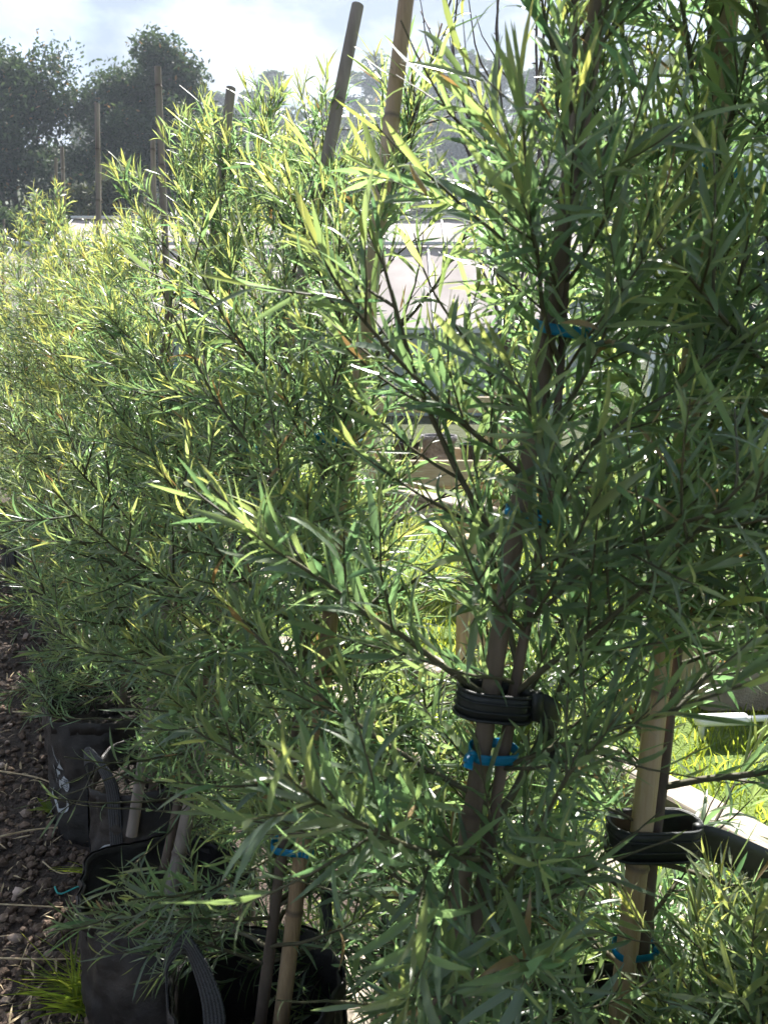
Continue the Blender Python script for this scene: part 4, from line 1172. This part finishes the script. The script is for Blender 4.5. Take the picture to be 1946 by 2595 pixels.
# ------------------------------------------------------------------ greenhouses
def greenhouse(label, x0, x1, y0, depth, ze, zr, zg, npan, wall=True, group='greenhouses beyond the lawn'):
    O = ((x0 + x1) / 2, y0, zg)
    o = tag(empty('greenhouse', O), label, 'greenhouse', group)
    ym = y0 + depth / 2; pw = (x1 - x0) / npan
    L = math.hypot(depth / 2, zr - ze); ang = math.atan2(zr - ze, depth / 2)
    r = np.random.default_rng(int(y0))
    me = None
    for i in range(npan):
        xc = x0 + pw * (i + .5)
        for side in (0, 1):
            # shallow-bowed film panel between two ribs
            nx, ny = 10, 14
            yy_ = lambda q, sd: (y0 + (ym - y0) * q) if sd == 0 else (y0 + depth - (y0 + depth - ym) * q)
            V = []
            for a in range(ny):
                for b in range(nx):
                    q = a / (ny - 1); u = b / (nx - 1)
                    sag = -.035 * math.sin(math.pi * u) + .02 * math.sin(math.pi * q) + .02 * fbm((xc + u * pw, yy_(q, side), 3.3), 3)
                    yy = (y0 + (ym - y0) * q) if side == 0 else (y0 + depth - (y0 + depth - ym) * q)
                    V.append((xc + (u - .5) * pw * .985 - O[0], yy - O[1], ze + (zr - ze) * q + sag - O[2] + r.normal(0, .004)))
            link('roof_panel', mesh_np('roof_panel', V, grid_tris(ny, nx), M['poly']), o)
        if wall:
            box('wall_panel', (xc, y0 - .02, (ze + zg) / 2), (pw * .96, .02, ze - zg - .1), M['polywall'], o, origin=O)
    for i in range(npan + 1):
        xx = x0 + pw * i
        box('roof_rib', (xx, (y0 + ym) / 2, (ze + zr) / 2 + .07), (.05, L, .05), M['steel'], o, origin=O, tilt=('X', ang))
        if wall: box('post', (xx, y0 - .05, (ze + zg) / 2), (.07, .07, ze - zg), M['steel'], o, origin=O)
    box('gutter', ((x0 + x1) / 2, y0 - .10, ze - .02), (x1 - x0 + .3, .16, .13), M['steel'], o, origin=O)
    box('ridge_cap', ((x0 + x1) / 2, ym, zr + .1), (x1 - x0 + .2, .25, .08), M['steel'], o, origin=O)
greenhouse('near greenhouse with a wide pinkish white film roof', -10.5, 4.6, 19.5, 7.2, 2.15, 4.55, 0.0, 9)
greenhouse('far greenhouse, only a thin bright strip of roof showing', -13.0, 9.0, 30.5, 7.6, 5.2, 7.1, .2, 10)
# rooflight vent on the ridge
# ------------------------------------------------------------------ shed at right
SO = (8.4, 14, 0)
sh = tag(empty('shade_shed', SO), 'tall pale corrugated shed with dark shade cloth wall at right', 'shed')
for k in range(7):
    xx0 = 5.0 + k * 1.0
    nx = 50; V = []
    for z in (3.75, 6.3):
        for b in range(nx):
            u = b / (nx - 1); V.append((xx0 + u * .985 - SO[0], .03 * math.sin(u * 12 * 2 * math.pi) , z))
    link('wall_sheet', mesh_np('wall_sheet', V, grid_tris(2, nx), M['sheet']), sh)
    box('shade_panel', (xx0 + .5, 14.06, 1.87), (.97, .03, 3.7), M['shadecloth'], sh, origin=SO)
    box('post', (xx0, 13.93, 3.15), (.09, .09, 6.3), M['steel'], sh, origin=SO)
box('gutter', (8.5, 13.88, 6.36), (7.3, .18, .14), M['steel'], sh, origin=SO)
box('side_wall', (5.0, 14.45, 3.1), (.06, .7, 6.2), M['sheet'], sh, origin=SO)
box('roof', (8.5, 14.5, 6.5), (7.4, 1.4, .08), M['sheet'], sh, origin=SO, tilt=('X', R(3)))

# ------------------------------------------------------------------ parked car (mostly behind leaves)
CO = (4.9, 9.3, 0)
car = tag(empty('parked_car', CO), 'blue grey parked car behind the right-hand shrubs', 'car')
prof = [(-2.1, .35), (-2.12, .62), (-2.05, .80), (-1.15, .92), (-.55, 1.36), (.2, 1.42), (1.0, 1.38), (1.75, .98), (2.08, .90), (2.12, .55), (2.08, .35)]
ny = 9; V = []
for a in range(ny):
    q = -1 + 2 * a / (ny - 1)
    for (x_, z_) in prof:
        tuck = .82 * (1 - .16 * max(0, (z_ - .9) / .5)) * (1 if abs(q) < 1 else .98)
        sh_ = 1 - .05 * q * q
        V.append((x_ * sh_, q * tuck, z_ * (1 - .02 * q ** 4)))
T = list(grid_tris(ny, len(prof)))
for k in range(1, len(prof) - 1):
    T.append((0, k, k + 1)); e = (ny - 1) * len(prof); T.append((e, e + k + 1, e + k))
link('body', mesh_np('body', V, T, M['carpaint'], smooth=False), car)
def quad(name, pts, mat, parent):
    link(name, mesh_np(name, pts, [(0, 1, 2), (0, 2, 3)], mat, smooth=False), parent)
for sy in (-1, 1):
    quad('side_window', [(-.95, sy * .835, .98), (-.05, sy * .83, .98), (-.05, sy * .74, 1.31), (-.5, sy * .74, 1.28)], M['glass'], car)
    quad('side_window', [(.02, sy * .83, .98), (1.4, sy * .835, 1.0), (.95, sy * .74, 1.29), (.02, sy * .74, 1.31)], M['glass'], car)
    for wx in (-1.3, 1.3):
        g = Geo(); g.add(*tube([(wx, sy * .70, .31), (wx, sy * .74, .31), (wx, sy * .86, .31), (wx, sy * .88, .31)], [.27, .31, .31, .27], 24)); w_ = g.obj('wheel', M['tyre'], car)
        g = Geo(); g.add(*tube([(wx, sy * .87, .31), (wx, sy * .895, .31)], [.19, .17], 16)); g.obj('rim', M['steel'], w_)
    g = Geo(); box_geo(g, (-2.0, sy * .6, .70), (.12, .3, .12), 0, .03); g.obj('headlight', M['glass'], car)
quad('windscreen', [(-1.12, -.72, .955), (-.58, -.62, 1.35), (-.58, .62, 1.35), (-1.12, .72, .955)], M['glass'], car)
quad('rear_window', [(1.68, -.68, 1.05), (1.06, -.62, 1.365), (1.06, .62, 1.365), (1.68, .68, 1.05)], M['glass'], car)

# ------------------------------------------------------------------ trees
def cards(g, pos, size, r, droop=(0, 0, -.3), elong=2.2, youth=None, flat=0.0):
    n = len(pos)
    d = unit(r.normal(0, 1, (n, 3)) * [1, 1, 1 - flat] + np.array(droop))
    nn = unit(np.cross(d, unit(r.normal(0, 1, (n, 3)) * [1 - flat * .6, 1 - flat * .6, 1 + flat])))
    s = np.cross(d, nn)
    if flat > 0:
        s, nn = unit(np.cross(d, [0, 0, 1]) + r.normal(0, .3, (n, 3))), nn
    L = size * r.uniform(.6, 1.3, n); w = L / elong
    V = np.stack([pos - d * L[:, None] * .5, pos + s * w[:, None] * .5 + d * L[:, None] * .02 + nn * L[:, None] * .08, pos + d * L[:, None] * .5, pos - s * w[:, None] * .5 - nn * L[:, None] * .06], 1)
    T = np.array([(0, 1, 2), (0, 2, 3)])[None] + (np.arange(n) * 4)[:, None, None]
    C = np.zeros((n, 4, 3)); C[:, :, 0] = (np.clip(r.normal(.4, .25, n), 0, 1) if youth is None else youth)[:, None]; C[:, :, 1] = r.uniform(0, 1, n)[:, None]; C[:, :, 2] = 1
    g.add(V.reshape(-1, 3), T.reshape(-1, 3), C.reshape(-1, 3))
def broad_tree(label, x, y, H, W, seed, ncards=9000, size=.42, wind=(.5, 0, .25), mat='treeleaf', name='windblown_tree', group='tall dark trees at upper left', nl=26, low=.12):
    r = np.random.default_rng(seed); z0 = float(ground_h(x, y))
    o = tag(empty(name, (x, y, z0)), label, 'tree', group)
    tr = polyline([(0, 0, 0), (.02 * H, 0, H * .3), (-.01 * H, .01 * H, H * .6), (.04 * H, 0, H * .88)], 14)
    g = Geo(); g.add(*tube(tr, np.linspace(.022 * H, .004 * H, 14), 8)); t_ = g.obj('trunk', M['treebark'], o)
    gc = Geo(); gl = Geo()
    ncards = int(ncards * 2.0); per = ncards // nl
    for i in range(nl):
        h = low + (1 - low) * (i + r.uniform(0, 1)) / nl
        p0 = tr[min(13, int(h * 13))]
        az = r.uniform(0, 6.28); reach = W * .5 * np.interp(h, [0, .3, .7, 1], [.75, 1, .8, .22]) * r.uniform(.55, 1.12)
        d = np.array([math.cos(az), math.sin(az), np.interp(h, [0, 1], [.35, 1.3])])
        P = grow(p0, d, reach * 1.25, 7, r, up=.5, wob=.3)
        gl.add(*tube(P, np.linspace(.007 * H, .0015 * H, 7), 5))
        # leaf sprays clumped round the outer half of the limb
        nc = 12
        for c_ in range(nc):
            q = r.uniform(.35, 1.05); k = min(5, int(q * 6)); c = P[k] + (P[k + 1] - P[k]) * (q * 6 - k)
            rad = np.array([.135, .135, .11]) * W * r.uniform(.6, 1.35)
            u = unit(r.normal(0, 1, (per // nc, 3))) * (r.uniform(0, 1, per // nc) ** .45)[:, None]
            pos = c + u * rad + np.array(wind) * .1
            yt = np.clip(.25 + .45 * u[:, 2] + r.normal(0, .18, len(u)), 0, 1)
            cards(gc, pos, size, r, droop=np.array(wind) + [0, 0, .15], elong=2.6, youth=yt)
    gl.obj('limbs', M['treebark'], o)
    f = gc.obj('crown', M[mat], o); f['kind'] = 'stuff'
    return o
broad_tree('tall dark feathery tree at the far left edge', -22.5, 50, 16.6, 13.0, 1, 17000, .34)
broad_tree('tall dark tree second from the left, pale gap of sky beside it', -17.0, 52, 16.0, 11.5, 2, 16000, .34)
broad_tree('tallest windblown tree of the left group, leaning crown', -13.2, 50, 17.4, 10.5, 3, 16000, .34)
broad_tree('shorter right shoulder tree of the dark left group', -10.4, 49, 12.8, 8.5, 4, 12000, .34)
broad_tree('paler rounded tree in front of the tall dark trees', -13.5, 41, 9.2, 6.4, 5, 7000, .36, wind=(.1, 0, .1), mat='scrubleaf', name='rounded_tree')
broad_tree('low rounded tree at the far left below the tall trees', -19.0, 40, 7.0, 7.5, 6, 7000, .36, wind=(.1, 0, .1), mat='treeleaf', name='rounded_tree')
broad_tree('dark rounded tree right of the left group above the roof', -8.2, 44, 8.4, 6.0, 7, 6000, .36, wind=(.1, 0, .1), mat='treeleaf', name='rounded_tree')
broad_tree('loose grey green tree above the greenhouse roof at centre', 1.2, 41, 6.0, 6.0, 8, 6000, .33, wind=(.1, 0, .1), mat='scrubleaf', name='rounded_tree')
broad_tree('bushy tree left of centre above the greenhouse roof', -4.0, 46, 7.2, 7.0, 9, 6000, .36, wind=(.1, 0, .1), mat='scrubleaf', name='rounded_tree')
broad_tree('dark bushy tree at the right end of the greenhouse', 6.0, 33, 5.4, 4.6, 10, 6000, .30, wind=(.1, 0, .1), mat='treeleaf', name='rounded_tree')

def cypress(label, x, y, H, W, seed, kind, ncards=3400):
    r = np.random.default_rng(seed); z0 = float(ground_h(x, y)) - .4; H *= .8
    o = tag(empty('hilltop_conifer', (x, y, z0)), label, 'tree', 'conifers on the far ridge')
    tr = polyline([(0, 0, 0), (.01 * H, 0, H * .4), (.03 * H, 0, H * .97)], 10)
    g = Geo(); g.add(*tube(tr, np.linspace(.024 * H, .005 * H, 10), 6)); g.obj('trunk', M['treebark'], o)
    gc = Geo(); gl = Geo()
    nt = 16 if kind == 'dense' else 10
    for i in range(nt):
        h = (.08 if kind == 'dense' else .42) + (.9 if kind == 'dense' else .56) * (i + .5) / nt
        reach = W * .5 * (np.interp(h, [0, .3, 1], [.8, 1, .25]) if kind == 'dense' else np.interp(h, [.4, .75, 1], [.65, 1, .55])) * r.uniform(.6, 1.15)
        for b in range(4 if kind == 'dense' else 3):
            az = r.uniform(0, 6.28); L = reach * r.uniform(.6, 1.1)
            p0 = tr[min(9, int(h * 9.5))]
            P = grow(p0, [math.cos(az), math.sin(az), .18], L, 6, r, up=.15, wob=.2)
            gl.add(*tube(P, np.linspace(.006 * H, .002 * H, 6), 4))
            n = ncards // (nt * 4); q = r.uniform(.3, 1.05, n) * 5; k = np.minimum(4, q.astype(int))
            pos = P[k] + (P[k + 1] - P[k]) * (q - k)[:, None] + r.normal(0, 1, (n, 3)) * [W * .07, W * .07, H * (.018 if kind != 'dense' else .028)]
            cards(gc, pos, 1.7 if kind == 'dense' else 1.35, r, droop=(.3, 0, .1), elong=2.0, flat=.75)
    gl.obj('limbs', M['treebark'], o)
    f = gc.obj('crown', M['treeleaf'], o); f['kind'] = 'stuff'
HT = [('thin open pine on the ridge left of the dense cypress', -38, 190, 15, 10, 'open'), ('low conifer at the left end of the ridge', -44, 188, 9, 10, 'dense'),
      ('dense dark pointed cypress on the ridge', -25.5, 186, 20, 13, 'dense'), ('rounded conifer joined to the dense cypress', -30.5, 190, 15, 11, 'dense'),
      ('layered flat topped pine above the pale house', -4.5, 196, 20, 14, 'open'), ('domed conifer left of the layered pine', -13, 194, 11, 13, 'dense'),
      ('tall open pine on the ridge between the two tall canes and bare twigs', 14.0, 192, 21, 10, 'open'), ('second open pine beside the tall open one', 19.5, 194, 19, 9, 'open'),
      ('dense conifer low on the ridge at centre', 7.0, 190, 11, 13, 'dense'), ('tall pine half hidden by the bare sapling', 26, 196, 18, 11, 'open'),
      ('dark conifer behind the bare sapling twigs', 33, 190, 15, 12, 'dense'), ('dark conifer on the ridge near the right canes', 43, 190, 17, 14, 'dense')]
for i, (lb, x, y, H, W, k) in enumerate(HT):
    cypress(lb, x, y, H, W, 300 + i, k)
# wooded slope read as one mass
g = Geo(); r = np.random.default_rng(99)
for i in range(190):
    y = 62 + 128 * r.uniform(0, 1) ** .9; x = r.uniform(-.36, .36) * y
    H = r.uniform(2.5, 6.0) * (1 + y / 200); z0 = float(ground_h(x, y)); W = H * r.uniform(.9, 1.6)
    n = 230
    u = unit(r.normal(0, 1, (n, 3))) * (r.uniform(0, 1, n) ** .4)[:, None]
    pos = np.array([x, y, z0 + H * .45]) + u * [W * .5, W * .5, H * .5]
    cards(g, pos, .5 + y / 160, r, droop=(.1, 0, .2), elong=1.7, youth=np.clip(r.normal(r.uniform(.1, .9), .2, n), 0, 1))
tag(g.obj('woodland', M['scrubleaf']), 'hazy grey green woodland covering the far slope', 'woodland', kind='stuff')
# house on the ridge
hx, hy = -4.6, 166.0; hz = float(ground_h(hx, hy)) + 2.4
ho = tag(empty('hill_house', (hx, hy, hz)), 'pale roofed house among trees on the far hill', 'house')
box('wall', (0, 0, 1.0), (8.0, 6, 5.0), M['housewall'], ho, bevel=.02)
for k in range(3):
    box('window', (-2.5 + k * 2.5, -3.03, 1.9), (1.5, .1, 1.2), M['glass'], ho, bevel=.02)
V = [(-4.6, -3.6, 3.4), (4.6, -3.6, 3.4), (3.0, 0, 4.9), (-3.0, 0, 4.9), (-4.6, 3.6, 3.4), (4.6, 3.6, 3.4)]
link('roof', mesh_np('roof', V, [(0, 1, 2), (0, 2, 3), (4, 3, 2), (4, 2, 5), (0, 3, 4), (1, 5, 2), (0, 4, 5), (0, 5, 1)], M['roofpale'], smooth=False), ho)

# ------------------------------------------------------------------ air
HAZE = True
if HAZE:
    m = bpy.data.materials.new('haze air'); m.use_nodes = True
    nt = m.node_tree; nt.nodes.remove(nt.nodes['Principled BSDF'])
    pv = nd(nt, 'ShaderNodeVolumePrincipled')
    pv.inputs['Color'].default_value = (0.74, 0.83, 0.95, 1)
    pv.inputs['Density'].default_value = 0.0007
    pv.inputs['Anisotropy'].default_value = 0.3
    nt.links.new(pv.outputs[0], nt.nodes['Material Output'].inputs['Volume'])
    g = Geo()
    x0, x1, y0, y1, z0, z1 = -720, 720, -70, 920, -1.2, 88
    V = [(x0, y0, z0), (x1, y0, z0), (x1, y1, z0), (x0, y1, z0), (x0, y0, z1), (x1, y0, z1), (x1, y1, z1), (x0, y1, z1)]
    T = [(0, 2, 1), (0, 3, 2), (4, 5, 6), (4, 6, 7), (0, 1, 5), (0, 5, 4), (1, 2, 6), (1, 6, 5), (2, 3, 7), (2, 7, 6), (3, 0, 4), (3, 4, 7)]
    hz_ = link('haze', mesh_np('haze', V, T, m, smooth=False))
    tag(hz_, 'thin pale haze in the air', kind='stuff')
    m.cycles.homogeneous_volume = True
nleaf = sum(1 for o in bpy.data.objects if o.name.startswith('leaf'))
print('LEAVES', NL)
print('objects', len(bpy.data.objects), 'leaf objects', nleaf, 'tris', sum(len(me.polygons) * max(1, me.users if me.users < 2 else 1) for me in bpy.data.meshes))
